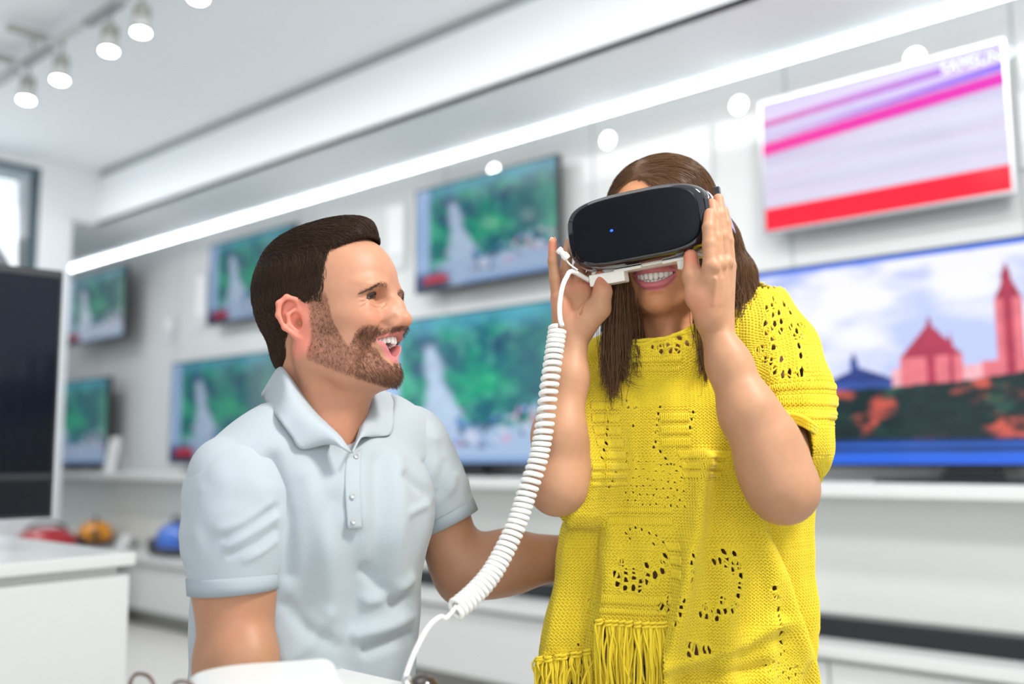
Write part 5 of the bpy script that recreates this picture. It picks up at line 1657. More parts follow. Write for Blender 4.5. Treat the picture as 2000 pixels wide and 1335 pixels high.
# small jack dangling beside the little finger
jk = [at(1128, 527, 1.30), at(1112, 515, 1.294), at(1103, 503, 1.292)]
MB().tube(CF(spline(jk, 14)), .0012, 8).build('thin_lead', M['cable'], cord, True)
a_, b_ = at(1109, 505, 1.291), at(1095, 491, 1.289)
d_ = (b_ - a_)
MB().lathe(CF(a_), CF(d_), [(.0048, 0), (.0056, .003), (.0056, .008), (.0042, .0095), (.0040, .013), (.0052, .014), (.0050, .019), (.002, .0195)], 18).build('jack', M['cable'], cord, True)

# ------------------------------------------------------------------ table things close to the camera
dv = empty('display_stand', 'white rounded display stand lying on the table before the man\'s arm', 'display stand', loc=tuple(CF(np.array([*at(530, 1330, 1.0)[:2], TZ]))))
p0 = at(518, 1330, 1.0)
def rbox(c, hx, hy, z0, z1, yaw, name, m, parent, bev):
    ca, sa = math.cos(yaw), math.sin(yaw)
    ax = np.array([ca, sa, 0]); ay = np.array([-sa, ca, 0])
    mb = MB(); mb.box(CF(np.array([c[0], c[1], (z0 + z1) / 2])), CF(ax), CF(ay), UZ, hx, hy, (z1 - z0) / 2)
    return mb.build(name, m, parent, bevel=bev, seg=5)
rbox(p0 + np.array([.0, .0, 0]), .060, .055, TZ + .0005, TZ + .034, .30, 'base', M['white'], dv, .006)
top_z = at(590, 1288, 1.0)[2]
slab = [at(436, 1352, .93), at(470, 1308, .955), at(560, 1290, .985), at(632, 1285, 1.01), at(652, 1300, 1.02)]
mbs = MB(); 
pts = spline([(-.078, -.006), (-.066, .004), (-.03, .009), (.03, .009), (.062, .009), (.074, .003), (.077, -.006)], 40)
cz = TZ + .038
vv = []
for dy in (-.055, .045):
    for (a, b) in pts: vv.append(np.array([p0[0] + a * .95 + dy * -.3, p0[1] + a * .3 + dy, cz + b + .004]))
    for (a, b) in pts[::-1]: vv.append(np.array([p0[0] + a * .95 + dy * -.3, p0[1] + a * .3 + dy, max(min(cz + b - .010, cz - .002), TZ + .002)]))
n = len(pts) * 2
ff = [tuple(range(n))[::-1], tuple(range(n, 2 * n))] + [(i, (i + 1) % n, n + (i + 1) % n, n + i) for i in range(n)]
mbs.add(CF(np.array(vv)), ff); mbs.build('curved_top', M['white'], dv, bevel=.003, seg=3)

sp_ = empty('security_puck', 'black oval puck with a chrome rim at the foot of the coiled cable', 'security puck', loc=tuple(CF(np.array([*at(820, 1335, 1.05)[:2], TZ]))))
c = at(822, 1330, 1.045); c[2] = TZ
tilt = np.array([-.30, .10, .95])
MB().lathe(CF(np.array([c[0], c[1], TZ + .0005])), UZ, [(.016, 0), (.020, .001), (.020, .004), (.012, .006)], 28).build('foot', M['blackmatte'], sp_, True)
R_ = rot((0, 1, 0), -14)
v, f = ell_mesh((c[0] + .002, c[1], TZ + .020), R_, (.0185, .020, .0190), 32, 20)
M['puck'] = mat('dark_brown_gloss', (.030, .018, .016), rough=.12, coat=.5)
mesh_obj('cap', CF(np.array(v)), f, M['puck'], sp_)
v, f = ell_mesh((c[0] - .0105, c[1] - .002, TZ + .0195), R_, (.0085, .0195, .0185), 28, 18)
mesh_obj('rim', CF(np.array(v)), f, M['chrome'], sp_)

gl = empty('eyeglasses', 'tortoiseshell eyeglasses standing on the display table at the lower edge of the photo', 'eyeglasses', loc=tuple(CF(at(300, 1350, .92))))
M['tortoise'] = mat('tortoiseshell', (.09, .035, .018), rough=.15, coat=.5, var=.6, varscale=120)
gc = at(279, 1352, .97); gc[2] = TZ + .0300
ga = np.array([.85, -.53, 0.0]); ga /= np.linalg.norm(ga); gu = np.array([0.0, -.06, 1.0]); gu -= ga * (gu @ ga); gu /= np.linalg.norm(gu); gn = np.cross(ga, gu)
for k_, off in (('rim', 0.0), ('rim', .062)):
    t = np.linspace(0, 2 * math.pi, 61)
    pp = np.array([gc + ga * (off + .0215 * math.copysign(abs(math.cos(q)) ** .8, math.cos(q))) + gu * (.0275 * math.copysign(abs(math.sin(q)) ** .8, math.sin(q))) for q in t])
    v, f = tube(CF(pp), .0019, 8); mesh_obj('rim', v, f, M['tortoise'], gl)
MB().tube(CF(spline([gc + ga * .0205 + gu * .006, gc + ga * .031 + gu * .010, gc + ga * .0415 + gu * .006], 12)), .0018, 8).build('bridge', M['tortoise'], gl, True)
for off in (-.0225, .0845):
    MB().tube(CF(spline([gc + ga * off + gu * .008, gc + ga * off + gn * .05 + gu * .008, gc + ga * off + gn * .095 + gu * .002, gc + ga * off + gn * .12 - gu * .012], 16)), .0018, 8).build('temple', M['tortoise'], gl, True)
# ------------------------------------------------------------------ her hair
W_down = WH.T @ np.array([0, 0, -1.0])
def hp(x, y, Y): return wh_inv(at(x, y, Y))
def woman_hair_field(h=.0022):
    F = Field((-.20, -.17, -.34), (.135, .20, .16), h)
    F.ell((-.016, 0, .046), (.097, .083, .0945), k=.02)
    F.ell((.024, .004, .060), (.062, .076, .070), k=.02)
    F.ell((.030, .026, .060), (.062, .060, .062), k=.02)       # swept over her left brow
    # opening over her forehead and face
    F.ell((.110, -.030, .040), (.066, .048, .058), k=.010, op='-')
    F.ell((.120, .000, -.030), (.085, .074, .085), k=.010, op='-')
    F.cone((-.055, 0, -.01), hp(1325, 640, 1.53), .066, .052, k=.03)
    # lock on her right, between hand and cheek
    F.chain([(.010, -.066, .040), hp(1208, 500, 1.395), hp(1204, 580, 1.385), hp(1208, 650, 1.375), hp(1213, 705, 1.372)], [.022, .020, .021, .018, .006], k=.02)
    F.chain([(-.030, -.062, .020), hp(1232, 560, 1.44), hp(1236, 650, 1.43)], [.030, .030, .020], k=.02)
    # mass on her left, behind the hand
    F.chain([(-.010, .066, .030), hp(1400, 470, 1.42), hp(1432, 540, 1.42), hp(1446, 590, 1.415), hp(1436, 625, 1.40), hp(1412, 648, 1.39)], [.030, .030, .031, .026, .019, .008], k=.02)
    F.chain([(-.045, .050, .0), hp(1395, 560, 1.47), hp(1400, 640, 1.46)], [.035, .034, .022], k=.02)
    F.chain([(.045, .062, .010), hp(1362, 560, 1.36), hp(1366, 640, 1.355), hp(1372, 700, 1.350), hp(1378, 722, 1.348)], [.010, .0065, .0075, .006, .003], k=.008)
    return F
whF = woman_hair_field()
whV, whQ = whF.mesh(); whN = normals(whV, whQ)
whV = whV - whN * .0015
M['hair_w'] = mat('brown_long_hair', (.125, .062, .029), rough=.34, spec=.22)
def whair_dir(p):
    x, y, z = p.T
    top = sstep(.045, .105, z)
    sgn = np.tanh((y + .016) / .010)
    a = np.stack([-.10 - .45 * sstep(.0, .05, x) * (sgn < 0) + .0 * x, sgn * 1.0, -.25 + 0 * x], 1)
    b = W_down[None] + np.stack([-.05 * sstep(-.02, -.12, z), 0 * x, 0 * x], 1)
    return a * top[:, None] + b * (1 - top[:, None])
rs = np.random.RandomState(11)
dsk, _ = field_grad(wF, whV)
cand = np.where(dsk > .0015)[0]
NW = 15000
wgt = np.ones(len(cand)); pk = rs.choice(cand, NW)
P0 = whV[pk] + whN[pk] * .0015 + rs.normal(size=(NW, 3)) * .0009
SW = grow(whF, P0, None, whair_dir, .055 * (.5 + .9 * rs.rand(NW)), 10, .0005 + .0022 * rs.rand(NW), .06, .80)
rad = np.interp(np.linspace(0, 1, 10), [0, .3, 1], [.00022, .00028, .00010])[None] * (.7 + .7 * rs.rand(NW))[:, None]
sV, sQ = strands_mesh(SW, rad)
# loose ends hanging below the locks
LV = []
def loose(n, starts, ends, curl, r=.00028, K=16):
    for i in range(n):
        j = rs.randint(len(starts)); a, b = np.array(starts[j]), np.array(ends[j])
        s0 = a + rs.normal(size=3) * np.array([6, 10, .010]); e0 = b + rs.normal(size=3) * np.array([5, 14, .006])
        m0 = (s0 + e0) / 2 + np.array([curl * rs.normal(), 0, rs.normal() * .006])
        e1 = e0 + np.array([abs(rs.normal()) * abs(curl) * 1.2 * np.sign(curl), 9, 0])
        LV.append(np.array([wh_inv(at(*q)) for q in spline([s0, m0, e0, e1], K)]))
loose(420, [(1184, 540, 1.365), (1194, 520, 1.358), (1206, 540, 1.356), (1222, 560, 1.368), (1240, 590, 1.385)], [(1178, 720, 1.350), (1188, 748, 1.342), (1202, 745, 1.342), (1222, 715, 1.350), (1246, 705, 1.36)], 4)
loose(40, [(1192, 600, 1.350)], [(1196, 762, 1.336)], 9, .0003)
loose(14, [(1196, 640, 1.352)], [(1226, 742, 1.340)], 16, .0003)
loose(60, [(1362, 560, 1.34), (1370, 600, 1.345)], [(1370, 712, 1.335), (1380, 722, 1.34)], -4)
loose(8, [(1352, 520, 1.318), (1356, 540, 1.318)], [(1362, 660, 1.318), (1358, 690, 1.318)], -3)
loose(120, [(1440, 560, 1.385), (1456, 540, 1.40), (1425, 590, 1.385)], [(1440, 640, 1.372), (1452, 628, 1.38), (1418, 655, 1.372)], -14)
LVa = np.array(LV)
lV, lQ = strands_mesh(LVa, np.interp(np.linspace(0, 1, LVa.shape[1]), [0, .5, 1], [.00035, .00040, .00012])[None] * (.7 + .6 * rs.rand(len(LVa)))[:, None])
Vh = np.concatenate([whV, sV, lV]); Qh = np.concatenate([whQ, sQ + len(whV), lQ + len(whV) + len(sV)])
mesh_obj('hair', CF(wh(Vh)), Qh, M['hair_w'], woman)
# ------------------------------------------------------------------ the knitted poncho, every row of yarn
M['yarn'] = mat('yellow_cotton_yarn', (1.0, .80, .05), rough=.8, spec=.1, sheen=.2)
_nt = M['yarn'].node_tree; _b = _nt.nodes['Principled BSDF']
_tr = _nt.nodes.new('ShaderNodeBsdfTranslucent'); _tr.inputs['Color'].default_value = (1.0, .82, .055, 1)
_mx = _nt.nodes.new('ShaderNodeMixShader'); _mx.inputs[0].default_value = .30
_nt.links.new(_b.outputs[0], _mx.inputs[1]); _nt.links.new(_tr.outputs[0], _mx.inputs[2])
_nt.links.new(_mx.outputs[0], _nt.nodes['Material Output'].inputs['Surface'])
M['tank'] = mat('white_tank_top', (.78, .76, .74), rough=.8)
M['denim'] = mat('dark_jeans', (.035, .04, .05), rough=.85)
def poncho_field(h=.005):
    lo = at(1000, 1400, 1.42); hi = at(1650, 520, 1.42)
    lo = np.array([lo[0] - .05, 1.20, at(1300, 1480, 1.43)[2]]); hi = np.array([hi[0] + .05, 1.68, hi[2] + .05])
    F = Field(lo, hi, h)
    F.chain([at(1188, 722, 1.475), at(1262, 690, 1.465), at(1322, 690, 1.465), at(1400, 640, 1.455), at(1470, 612, 1.445)], [.050, .047, .050, .050, .050], k=.03)
    F.chain([at(1222, 690, 1.425), at(1268, 690, 1.378), at(1320, 684, 1.362), at(1366, 660, 1.376), at(1398, 638, 1.41)], [.024, .022, .022, .022, .024], k=.03)
    F.ell(at(1318, 850, 1.455), (.140, .118, .165), wt, k=.04)
    F.ell(at(1325, 1080, 1.450), (.155, .130, .21), wt, k=.05)
    F.ell(at(1318, 1330, 1.445), (.165, .145, .25), wt, k=.05)
    # wide sleeve on her left
    F.chain([at(1472, 620, 1.445), at(1512, 690, 1.39), at(1538, 775, 1.330), at(1552, 850, 1.295)], [.052, .056, .055, .046], k=.04)
    F.ell(at(1574, 885, 1.350), (.030, .060, .040), k=.03)
    F.chain([at(1500, 760, 1.42), at(1520, 900, 1.42), at(1506, 1060, 1.43)], [.055, .046, .042], k=.05)
    # sleeve on her right
    F.chain([at(1192, 730, 1.462), at(1172, 820, 1.395), at(1154, 900, 1.360), at(1132, 985, 1.360)], [.049, .047, .042, .032], k=.03)
    F.chain([at(1170, 900, 1.44), at(1160, 1080, 1.43), at(1140, 1240, 1.42), at(1108, 1400, 1.42)], [.034, .036, .046, .054], k=.05)
    F.chain([at(1510, 1000, 1.44), at(1510, 1200, 1.43), at(1516, 1400, 1.43)], [.040, .045, .048], k=.05)
    return F
gF = poncho_field()
AX = at(1325, 800, 1.455)
NR, NT = 170, 420
zt_, zb_ = at(1322, 672, 1.455)[2], at(1312, 1352, 1.40)[2]
th = np.linspace(-math.pi, math.pi, NT, endpoint=False)            # 0 = towards the camera
rows = np.zeros((NR, NT, 3)); 
zc = at(1325, 800, 1.455)[2]
vv_ = np.linspace(0, 1, NR)
for i in range(NR):
    # upper rows fan out over the shoulders from one origin, lower rows are level
    zz = zt_ + (zb_ - zt_) * vv_[i]
    if zz > zc:
        el = math.radians(74) * ((zz - zc) / (zt_ - zc)) ** 1.0; oz = zc
    else:
        el = 0; oz = zz
    tilt = .12 * np.sin(th) * math.cos(el) if el == 0 else 0
    d = np.stack([np.sin(th) * math.cos(el), -np.cos(th) * math.cos(el), np.full(NT, math.sin(el))], 1)
    o = np.array([AX[0], AX[1], oz])
    r = np.full(NT, .55); hit = np.full(NT, .02)
    # march inwards from outside so that the outermost wall is found
    R_s = np.linspace(.42, .01, 220)
    PP = o + d[:, None, :] * R_s[None, :, None]
    dist, _ = field_grad(gF, PP.reshape(-1, 3)); dist = dist.reshape(NT, -1)
    inside_box = np.all((PP >= gF.lo) & (PP <= gF.lo + (gF.n - 1) * gF.h), axis=2)
    neg = (dist < 0) & inside_box
    k = np.argmax(neg, axis=1); k = np.clip(k, 1, None)
    d0 = dist[np.arange(NT), k - 1]; d1 = dist[np.arange(NT), k]
    tt = np.clip(d0 / (d0 - d1 + 1e-9), 0, 1); ok = inside_box[np.arange(NT), k - 1]
    tt = np.where(ok, tt, 1)
    rad_ = R_s[k - 1] + (R_s[k] - R_s[k - 1]) * tt
    # drape: vertical folds that deepen towards the hem
    dr = sstep(.30, .95, vv_[i])
    fold = (np.sin(th * 9 + 1.3 * math.sin(vv_[i] * 3.2) + .6) * .55 + np.sin(th * 17 + 2.2 + vv_[i] * 2.0) * .30 + np.sin(th * 5 - .8) * .4)
    rad_ = rad_ + fold * .0105 * dr
    rows[i] = o + d * rad_[:, None]
# smooth a little both ways
for _ in range(2):
    rows = (rows + .5 * (np.roll(rows, 1, 1) + np.roll(rows, -1, 1))) / 2
    rows[1:-1] = (rows[1:-1] + .5 * (rows[2:] + rows[:-2])) / 2
for _ in range(14):
    w_ = np.clip(1 - np.arange(10) / 10, 0, 1)[:, None, None]
    rows[:10] = rows[:10] * (1 - w_ * .8) + w_ * .8 * (np.roll(rows[:10], 2, 1) + np.roll(rows[:10], -2, 1) + np.roll(rows[:10], 4, 1) + np.roll(rows[:10], -4, 1)) / 4
def to_px(P):
    q = P @ BAS - CAMP
    w = q @ _fw
    return 1000 + FPX * (q @ _rt) / w, 667.5 - FPX * (q @ _up) / w
# big drapes of the cloth, along lines down the front
fr_ = (np.cos(th) > -.2)
px_, py_ = to_px(rows.reshape(-1, 3)); px_ = px_.reshape(NR, NT); py_ = py_.reshape(NR, NT)
fw_ = sstep(-.1, .35, np.cos(th))[None, :]
disp = np.zeros((NR, NT))
for pts, amp, w in (([(1372, 900), (1358, 1040), (1330, 1180), (1308, 1300), (1300, 1380)], .024, 17), ([(1424, 800), (1442, 950), (1496, 1080), (1545, 1240), (1572, 1360)], .024, 18),
                    ([(1402, 930), (1392, 1060), (1380, 1200), (1390, 1340)], -.010, 26), ([(1140, 700), (1148, 900), (1124, 1050), (1086, 1250), (1066, 1350)], .012, 16),
                    ([(1168, 760), (1166, 950), (1150, 1100), (1120, 1300)], -.012, 14), ([(1480, 1010), (1530, 1120), (1572, 1240)], -.010, 18), ([(1196, 1000), (1190, 1150), (1176, 1300)], .008, 16),
                    ([(1300, 1295), (1380, 1280), (1450, 1250), (1510, 1215)], .012, 14), ([(1330, 1320), (1420, 1318), (1500, 1300)], -.010, 14)):
    P2 = np.stack([px_.ravel(), py_.ravel(), np.zeros(NR * NT)], 1)
    q2 = np.array([[a, b, 0.] for a, b in pts])
    dd2 = np.full(len(P2), 9e9)
    for a, b in zip(q2[:-1], q2[1:]):
        ab = b - a; t2 = np.clip(((P2 - a) @ ab) / (ab @ ab), 0, 1); dd2 = np.minimum(dd2, ((P2 - a - t2[:, None] * ab) ** 2).sum(1))
    disp += (amp * np.exp(-dd2 / w ** 2)).reshape(NR, NT) * fw_
dirn = np.stack([np.sin(th), -np.cos(th), 0 * th], 1)
rows = rows + dirn[None] * disp[..., None]
# arc length along the rows from the front centre, and down the front
seg = np.linalg.norm(np.roll(rows, -1, 1) - rows, axis=2)
c0 = NT // 2
S = np.zeros((NR, NT + 1))
S[:, 1:] = np.cumsum(seg, 1); S = S - S[:, c0:c0 + 1]
RX = np.concatenate([rows, rows[:, :1]], 1)
down = np.linalg.norm(np.diff(rows, axis=0), axis=2)
q_ = (np.cos(th) > .2)
dv_ = down[:, q_].mean(1); Dn = np.concatenate([[0], np.cumsum(dv_)])
STW, RWH = .0057, .0046
n_rows = int(Dn[-1] / RWH)
grN = np.cross(np.roll(RX, -1, 1)[:, :NT] - rows, np.vstack([rows[1:], rows[-1:]]) - np.vstack([rows[:1], rows[:-1]]))
grN /= np.linalg.norm(grN, axis=2)[..., None] + 1e-12
if (grN[NR // 2, c0] @ np.array([0, -1.0, 0])) < 0: grN = -grN
RN = np.concatenate([grN, grN[:, :1]], 1)
def surf_point(s, dn):
    """s: metres round from the front centre, dn: metres down from the neckline -> point, normal"""
    i = np.interp(dn, Dn, np.arange(NR)); i0 = np.clip(i.astype(int), 0, NR - 2); f = (i - i0)[:, None]
    out = []
    for ii in (i0, i0 + 1):
        # position along that row
        j = np.empty(len(s))
        for u in np.unique(ii):
            m = ii == u; j[m] = np.interp(s[m], S[u], np.arange(NT + 1))
        j0 = np.clip(j.astype(int), 0, NT - 1); g = (j - j0)[:, None]
        out.append((RX[ii, j0] * (1 - g) + RX[ii, j0 + 1] * g, RN[ii, j0] * (1 - g) + RN[ii, j0 + 1] * g))
    P = out[0][0] * (1 - f) + out[1][0] * f; N = out[0][1] * (1 - f) + out[1][1] * f
    return P, N
# pixel look-up for the lace pattern (front of the garment)
fr = np.where(np.cos(th) > -.35)[0]
gx, gy = to_px(rows[:, fr].reshape(-1, 3)); gS = S[:, fr].ravel(); gD = np.repeat(Dn, len(fr))
face = (grN[:, fr].reshape(-1, 3) * (at(1300, 900, 1.3) * 0 + np.array([.1, -1, 0]))).sum(1) > .1
def sd_of(px, py):
    d2 = (gx - px) ** 2 + (gy - py) ** 2 + (~face) * 1e6
    k = int(np.argmin(d2)); return gS[k], gD[k]
def L_(ox, oy, sc, txt):
    v = [int(t) for t in txt.split()]
    return [(ox + v[i] / sc, oy + v[i + 1] / sc) for i in range(0, len(v), 2)]
HOLES_BIG = L_(1000, 960, 3.226, '965 410 960 455 945 495 900 510 900 545 855 470 850 520 850 560 810 565 805 605 770 500 765 550 760 605 715 505 715 560 710 610 670 525 660 575 640 520 690 440 '
    '1150 405 1145 455 1140 505 1135 550 1130 600 1075 690 1065 735 1050 780 1035 830 985 690 985 745 935 730 '
    '1405 400 1350 420 1400 455 1425 460 1390 500 1440 530 1440 590 1425 650 1410 705 1395 745 1350 455 1345 740 1330 680 1300 760 1290 800 1250 760 1230 790 1185 770 1210 720 1335 380 1310 440 1265 440 '
    '1655 610 1665 665 1675 740 1685 800 1690 850 1695 890 1695 945 1120 960 1135 990 1160 985 1125 1030 1165 1025 1210 995 1245 1000')
HOLES_BIG += L_(1320, 520, 2.67, '520 180 565 200 500 200 540 235 480 225 510 260 550 290 500 320 540 330 470 310 520 300 600 250 605 320 640 300 620 370 650 370 480 350 510 385 455 420 435 430 515 425 545 480 490 500 450 495 515 540 560 570 600 570 640 560 660 565 650 465 640 410 570 210 590 230 630 335 660 300')
HOLES_BIG += L_(1140, 500, 7.025, '960 1260 1040 1280 1090 1230 1160 1250 1300 1120 1340 1150 1280 1210 1080 1300 1195 1270 1460 1010 1450 1070 1490 1110 860 1230 1280 1300 1420 1200')
HOLES_MID = L_(1130, 780, 6.06, '355 265 345 340 330 420 320 510 305 590 250 700 970 95 940 165 930 250 925 320 915 390 900 480 885 570 960 620 1360 160 1340 240 1325 330 1030 680 1100 770 1170 850 1235 930 520 750 450 840 400 930 340 1030 545 20 590 80 660 90 640 310 600 650')
HOLES_MID += L_(1000, 960, 3.226, '480 685 515 705 550 690 475 900 510 880 420 950 515 835 405 1100 430 1110 740 240 780 220 820 240 860 260 910 290 960 330 700 330 740 300 890 330 720 270 1600 1090 1640 1060 1680 1090 1720 1060 1660 1130 1700 1140 1620 1150 1750 1120 1790 1100 1740 1170 1780 1160 1680 1180 1820 1140 1690 1030 1590 1040 1720 1010')
MESHZ = []   # open lattice on the chest
for a in range(9):
    for b in range(6):
        MESHZ.append((1222 + a * 13.5 + (b % 2) * 6.5, 898 + b * 16 + a * 1.5))
holes = [(*sd_of(*p), .0036) for p in HOLES_BIG] + [(*sd_of(*p), .0022) for p in HOLES_MID] + [(*sd_of(*p), .0017) for p in MESHZ]
HOLE = np.array(holes)
# garter bands (purl ridges) as boxes of picture area: x0 y0 x1 y1
GART = [(1150, 790, 1225, 905), (1155, 900, 1225, 945), (1320, 870, 1410, 935), (1190, 990, 1320, 1030), (1290, 1050, 1330, 1140), (1180, 1150, 1310, 1200), (1560, 640, 1600, 800), (1400, 560, 1440, 640),
        (1470, 770, 1600, 830), (1180, 700, 1330, 720), (1290, 800, 1350, 870)]
GB = [(min(a[0], b[0]), max(a[0], b[0]), min(a[1], b[1]), max(a[1], b[1])) for a, b in ((sd_of(x0, y0), sd_of(x1, y1)) for x0, y0, x1, y1 in GART)]

# where the fabric is open: arm holes, and the lower outline of the front with its fringe
def inside_poly(px, py, poly):
    c = np.zeros(len(px), bool); n = len(poly)
    for i in range(n):
        x1, y1 = poly[i]; x2, y2 = poly[(i + 1) % n]
        m = ((y1 > py) != (y2 > py)) & (px < (x2 - x1) * (py - y1) / (y2 - y1 + 1e-9) + x1)
        c ^= m
    return c
ARM_L = [(1470, 822), (1552, 826), (1584, 842), (1588, 880), (1584, 925), (1572, 960), (1545, 1000), (1500, 985), (1450, 900)]
def is_open(P, N):
    x, y = to_px(P)
    front = N[:, 1] < .25
    o = front & inside_poly(x, y, ARM_L)
    o |= front & (y > 1222 + .02 * (x - 1170)) & (x > 1168) & (x < 1296)
    o |= front & (P[:, 2] > at(1300, 760, 1.4)[2]) & (y < np.interp(x, [1150, 1225, 1262, 1300, 1345, 1378, 1410], [560, 664, 663, 658, 642, 618, 560]))
    o |= front & (y > 1292 - .12 * (x - 1040)) & (x < 1150)
    return o
SPS = 12
PH = np.linspace(0, 1, SPS, endpoint=False)
allP, allR = [], []
rs = np.random.RandomState(21)
for r in range(n_rows):
    dn = (r + .5) * RWH
    i = np.interp(dn, Dn, np.arange(NR)); i0 = int(i)
    sl_min, sl_max = S[i0, 0], S[i0, -1]
    na, nb2 = int(math.ceil(sl_min / STW)), int(math.floor(sl_max / STW))
    u = (np.arange(na, nb2)[:, None] + PH[None]).ravel()
    w2 = 2 * math.pi * u
    s = (u + .17 * np.sin(2 * w2)) * STW
    dd = dn - .80 * RWH * np.cos(w2)
    garter = np.zeros(len(u), bool)
    for a0, a1, b0, b1 in GB: garter |= (u * STW > a0) & (u * STW < a1) & (dn > b0) & (dn < b1)
    purl = garter & (r % 4 < 2)
    c = .0008 * np.cos(2 * w2)
    z = np.where(purl, -c * 1.3 + .0012, c) + np.where(garter & ~purl, -.0008, 0)
    # fine ribs: every few columns stand proud
    z = z + .0007 * np.cos(2 * math.pi * u / 6)
    # lace holes push the yarn aside
    near = HOLE[(np.abs(HOLE[:, 1] - dn) < .016) & (HOLE[:, 1] > .014)]
    for hs, hd, hr in near:
        ds = s - hs; dz = dd - hd
        rr2 = np.sqrt((ds / .85) ** 2 + (dz / 1.15) ** 2) + 1e-9
        m = rr2 < hr * 4
        if not m.any(): continue
        push = np.where(m, hr * 1.12 * np.exp(-(rr2 / (hr * 1.55)) ** 2), 0)
        s = s + ds / rr2 * push; dd = dd + dz / rr2 * push
    s = s + rs.normal() * .0003
    P, N = surf_point(np.clip(s, sl_min, sl_max), np.clip(dd, 0, Dn[-1]))
    P = P + N * z[:, None]
    op = is_open(P, N)
    # split into runs of closed fabric
    idx = np.where(~op)[0]
    if not len(idx): continue
    for run in np.split(idx, np.where(np.diff(idx) > 1)[0] + 1):
        if len(run) > SPS: allP.append(P[run])
YR = .00170
def yarn_mesh(runs, r, n=4):
    V = []; Q = []; b = 0
    for P in runs:
        m = len(P)
        t = np.gradient(P, axis=0); t /= np.linalg.norm(t, axis=1)[:, None] + 1e-12
        ref = np.array([.21, -.9, .31]); e1 = np.cross(t, ref); e1 /= np.linalg.norm(e1, axis=1)[:, None] + 1e-9; e2 = np.cross(t, e1)
        ring = np.stack([P + (e1 * math.cos(2 * math.pi * k / n) + e2 * math.sin(2 * math.pi * k / n)) * r for k in range(n)], 1)
        V.append(ring.reshape(-1, 3))
        ix = np.arange(m * n).reshape(m, n) + b
        for k in range(n):
            k2 = (k + 1) % n
            Q.append(np.stack([ix[:-1, k], ix[:-1, k2], ix[1:, k2], ix[1:, k]], 1))
        b += m * n
    return np.concatenate(V), np.concatenate(Q)
# rolled edges: neckline, sleeve hem and bottom hem as thicker cords
edges_ = []
def cord_along(pts, r=.0024, wob=.0010, per=.005):
    P = spline(pts, max(20, int(np.linalg.norm(np.diff(np.array(pts), axis=0), axis=1).sum() / .0012)))
    t, a, b = frames(P); l = np.concatenate([[0], np.cumsum(np.linalg.norm(np.diff(P, axis=0), axis=1))])
    w = 2 * math.pi * l / per
    return [P + (a * np.cos(w)[:, None] + b * np.sin(w)[:, None]) * r * .55, P - (a * np.cos(w)[:, None] + b * np.sin(w)[:, None]) * r * .55]
def on_g(x, y, lift=.003):
    s_, d_ = sd_of(x, y); P, N = surf_point(np.array([s_]), np.array([d_])); return P[0] + N[0] * lift
for _k in range(2):
    edges_ += cord_along([on_g(x, y + 4 * _k, .0015) for x, y in ((1214, 656), (1226, 665), (1244, 667), (1262, 665), (1281, 663), (1300, 660), (1322, 653), (1345, 644), (1362, 633), (1378, 620))], .0028)
V, Q = yarn_mesh(allP, YR)
eV, eQ = yarn_mesh(edges_, .0018, 6)
# backing sheet added to brighten the knit, open where the lace is open
gs = np.arange(-.76, .76, .0024); gd = np.arange(.002, Dn[-1], .0024)
GS, GD = np.meshgrid(gs, gd); fs, fd = GS.ravel(), GD.ravel()
ii = np.clip(np.interp(fd, Dn, np.arange(NR)).astype(int), 0, NR - 1)
inr = (fs > S[ii, 0]) & (fs < S[ii, -1])
P_, N_ = surf_point(np.where(inr, fs, 0), fd)
opn = is_open(P_, N_) | ~inr
for hs, hd, hr in HOLE:
    k0, k1 = np.searchsorted(gd, [hd - .008, hd + .008]); sl0, sl1 = np.searchsorted(gs, [hs - .008, hs + .008])
    sub_ = (((GS[k0:k1, sl0:sl1] - hs) / .85) ** 2 + ((GD[k0:k1, sl0:sl1] - hd) / 1.15) ** 2) < (hr * 1.25) ** 2
    o2 = opn.reshape(GS.shape); o2[k0:k1, sl0:sl1] |= sub_
P_ = P_ - N_ * .0009
ix = np.arange(len(fs)).reshape(GS.shape)
bq = np.stack([ix[:-1, :-1], ix[1:, :-1], ix[1:, 1:], ix[:-1, 1:]], -1).reshape(-1, 4)
bq = bq[~opn[bq].any(1)]; used = np.unique(bq); mp = np.zeros(len(fs), int); mp[used] = np.arange(len(used))
poncho = mesh_obj('knitted_poncho', CF(np.concatenate([V, eV, P_[used]])), np.concatenate([Q, eQ + len(V), mp[bq] + len(V) + len(eV)]), M['yarn'], woman)
# sleeve hem: a turned edge of cords round the arm hole
def on_g(x, y, lift=.003):
    s_, d_ = sd_of(x, y); P, N = surf_point(np.array([s_]), np.array([d_])); return P[0] + N[0] * lift
hemc = []
hp_ = [on_g(x, y) for x, y in ((1440, 752), (1475, 790), (1515, 816), (1555, 828), (1586, 842))]
hem2 = hp_ + [at(1602, 866, 1.335), at(1606, 900, 1.335), at(1594, 930, 1.335), at(1578, 950, 1.34)]
for k_ in range(3):
    off = np.array([.000, -.001 * k_, .0045 * k_])
    hemc += cord_along([p + off for p in hem2], .0030)
v, q = yarn_mesh(hemc, .0019, 6); mesh_obj('sleeve_hem', CF(v), q, M['yarn'], poncho)
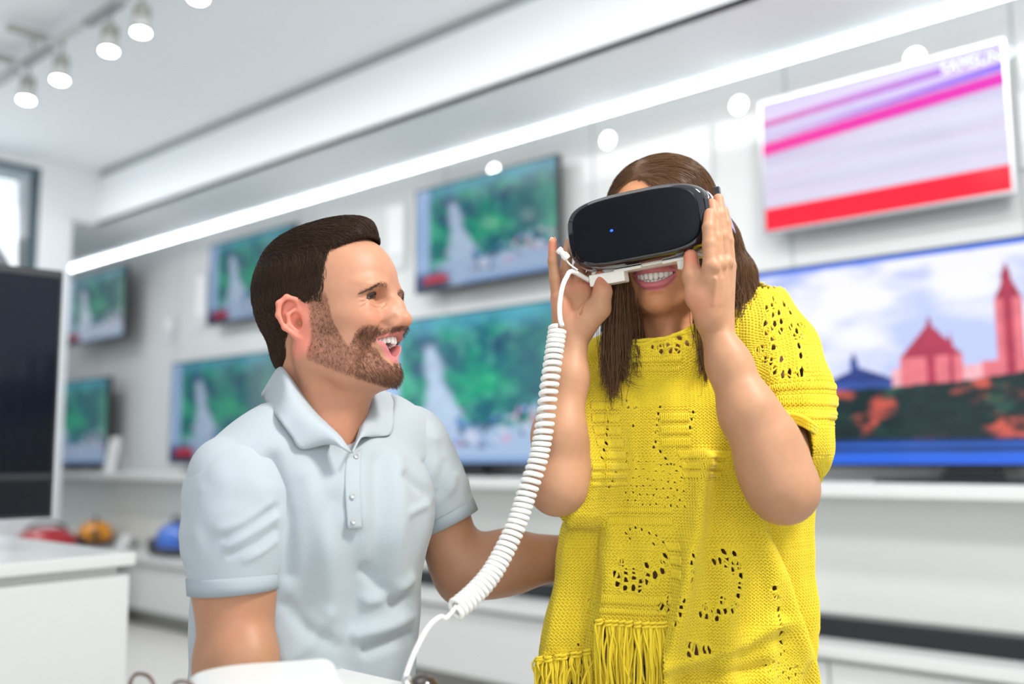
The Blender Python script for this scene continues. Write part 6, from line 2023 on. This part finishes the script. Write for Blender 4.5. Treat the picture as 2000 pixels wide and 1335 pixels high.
# fringe: tassels of loose yarn below the hem
def tassel(x, y, L, spread, nst=9):
    nst = nst + 4
    top = on_g(x, y, .004); runs = []
    for k in range(nst):
        a = rs.normal(size=3) * np.array([.004, .003, .001]); b = np.array([rs.normal() * spread, rs.normal() * .005 - .004, -L * (.85 + .25 * rs.rand())])
        mid = a * .6 + b * .5 + rs.normal(size=3) * np.array([.003, .002, 0])
        runs.append(spline([top + a * .3 + np.array([0, .0, .004]), top + a + np.array([0, -.004, -.008]), top + mid + np.array([0, -.004, 0]), top + b], 26))
    v, q = yarn_mesh(runs, .0015, 6)
    # knot
    kn_ = [top + np.array([.0045 * math.cos(t), -.004 + .0035 * math.sin(t), -.004 + .0008 * t]) for t in np.linspace(0, 12, 50)]
    v2, q2 = yarn_mesh([np.array(kn_)], .0019, 6)
    mesh_obj('tassel', CF(np.concatenate([v, v2])), np.concatenate([q, q2 + len(v)]), M['yarn'], poncho)
for x in range(1172, 1300, 14): tassel(x + rs.rand() * 4, 1218 + .02 * (x - 1170), .085, .004, 8)
for x in range(1036, 1150, 16): tassel(x + rs.rand() * 4, 1288 - .12 * (x - 1040), .06, .005, 7)
# what she wears beneath
def body_shell(name, m, z0, z1, grow_):
    V_, Q_ = tV, tQ
    N_ = normals(V_, Q_); z_ = V_[:, 2]
    keep = (z_ > z0) & (z_ < z1)
    k = keep[Q_].all(1); ids = np.unique(Q_[k]); mp = np.full(len(V_), -1); mp[ids] = np.arange(len(ids))
    return mesh_obj(name, CF(V_[ids] + N_[ids] * grow_), mp[Q_[k]], m, woman)
body_shell('tank_top', M['tank'], at(1315, 1062, 1.38)[2], at(1315, 720, 1.40)[2], .004)
J = Field(np.array([AX[0] - .26, 1.20, 0.0]), np.array([AX[0] + .26, 1.72, at(1312, 1195, 1.36)[2] + .03]), .008)
hipz = at(1312, 1300, 1.45); 
J.ell(hipz + np.array([0, 0, -.06]), (.165, .112, .15), wt, k=.04)
for sgn in (-1, 1):
    h0 = hipz + np.array([.085 * sgn, -.02 * sgn, -.13]); kn_ = np.array([h0[0] - .01 * sgn, h0[1] - .02, .46]); ft = np.array([kn_[0], kn_[1] + .02, .07])
    J.chain([h0, kn_, ft], [.095, .060, .048], k=.04)
    J.ell(ft + np.array([0, -.06, -.03]), (.042, .12, .04), k=.02)
V, Q = J.mesh(); V = V[:, :]; mesh_obj('jeans', CF(relax(V, Q, 2)), Q, M['denim'], woman)
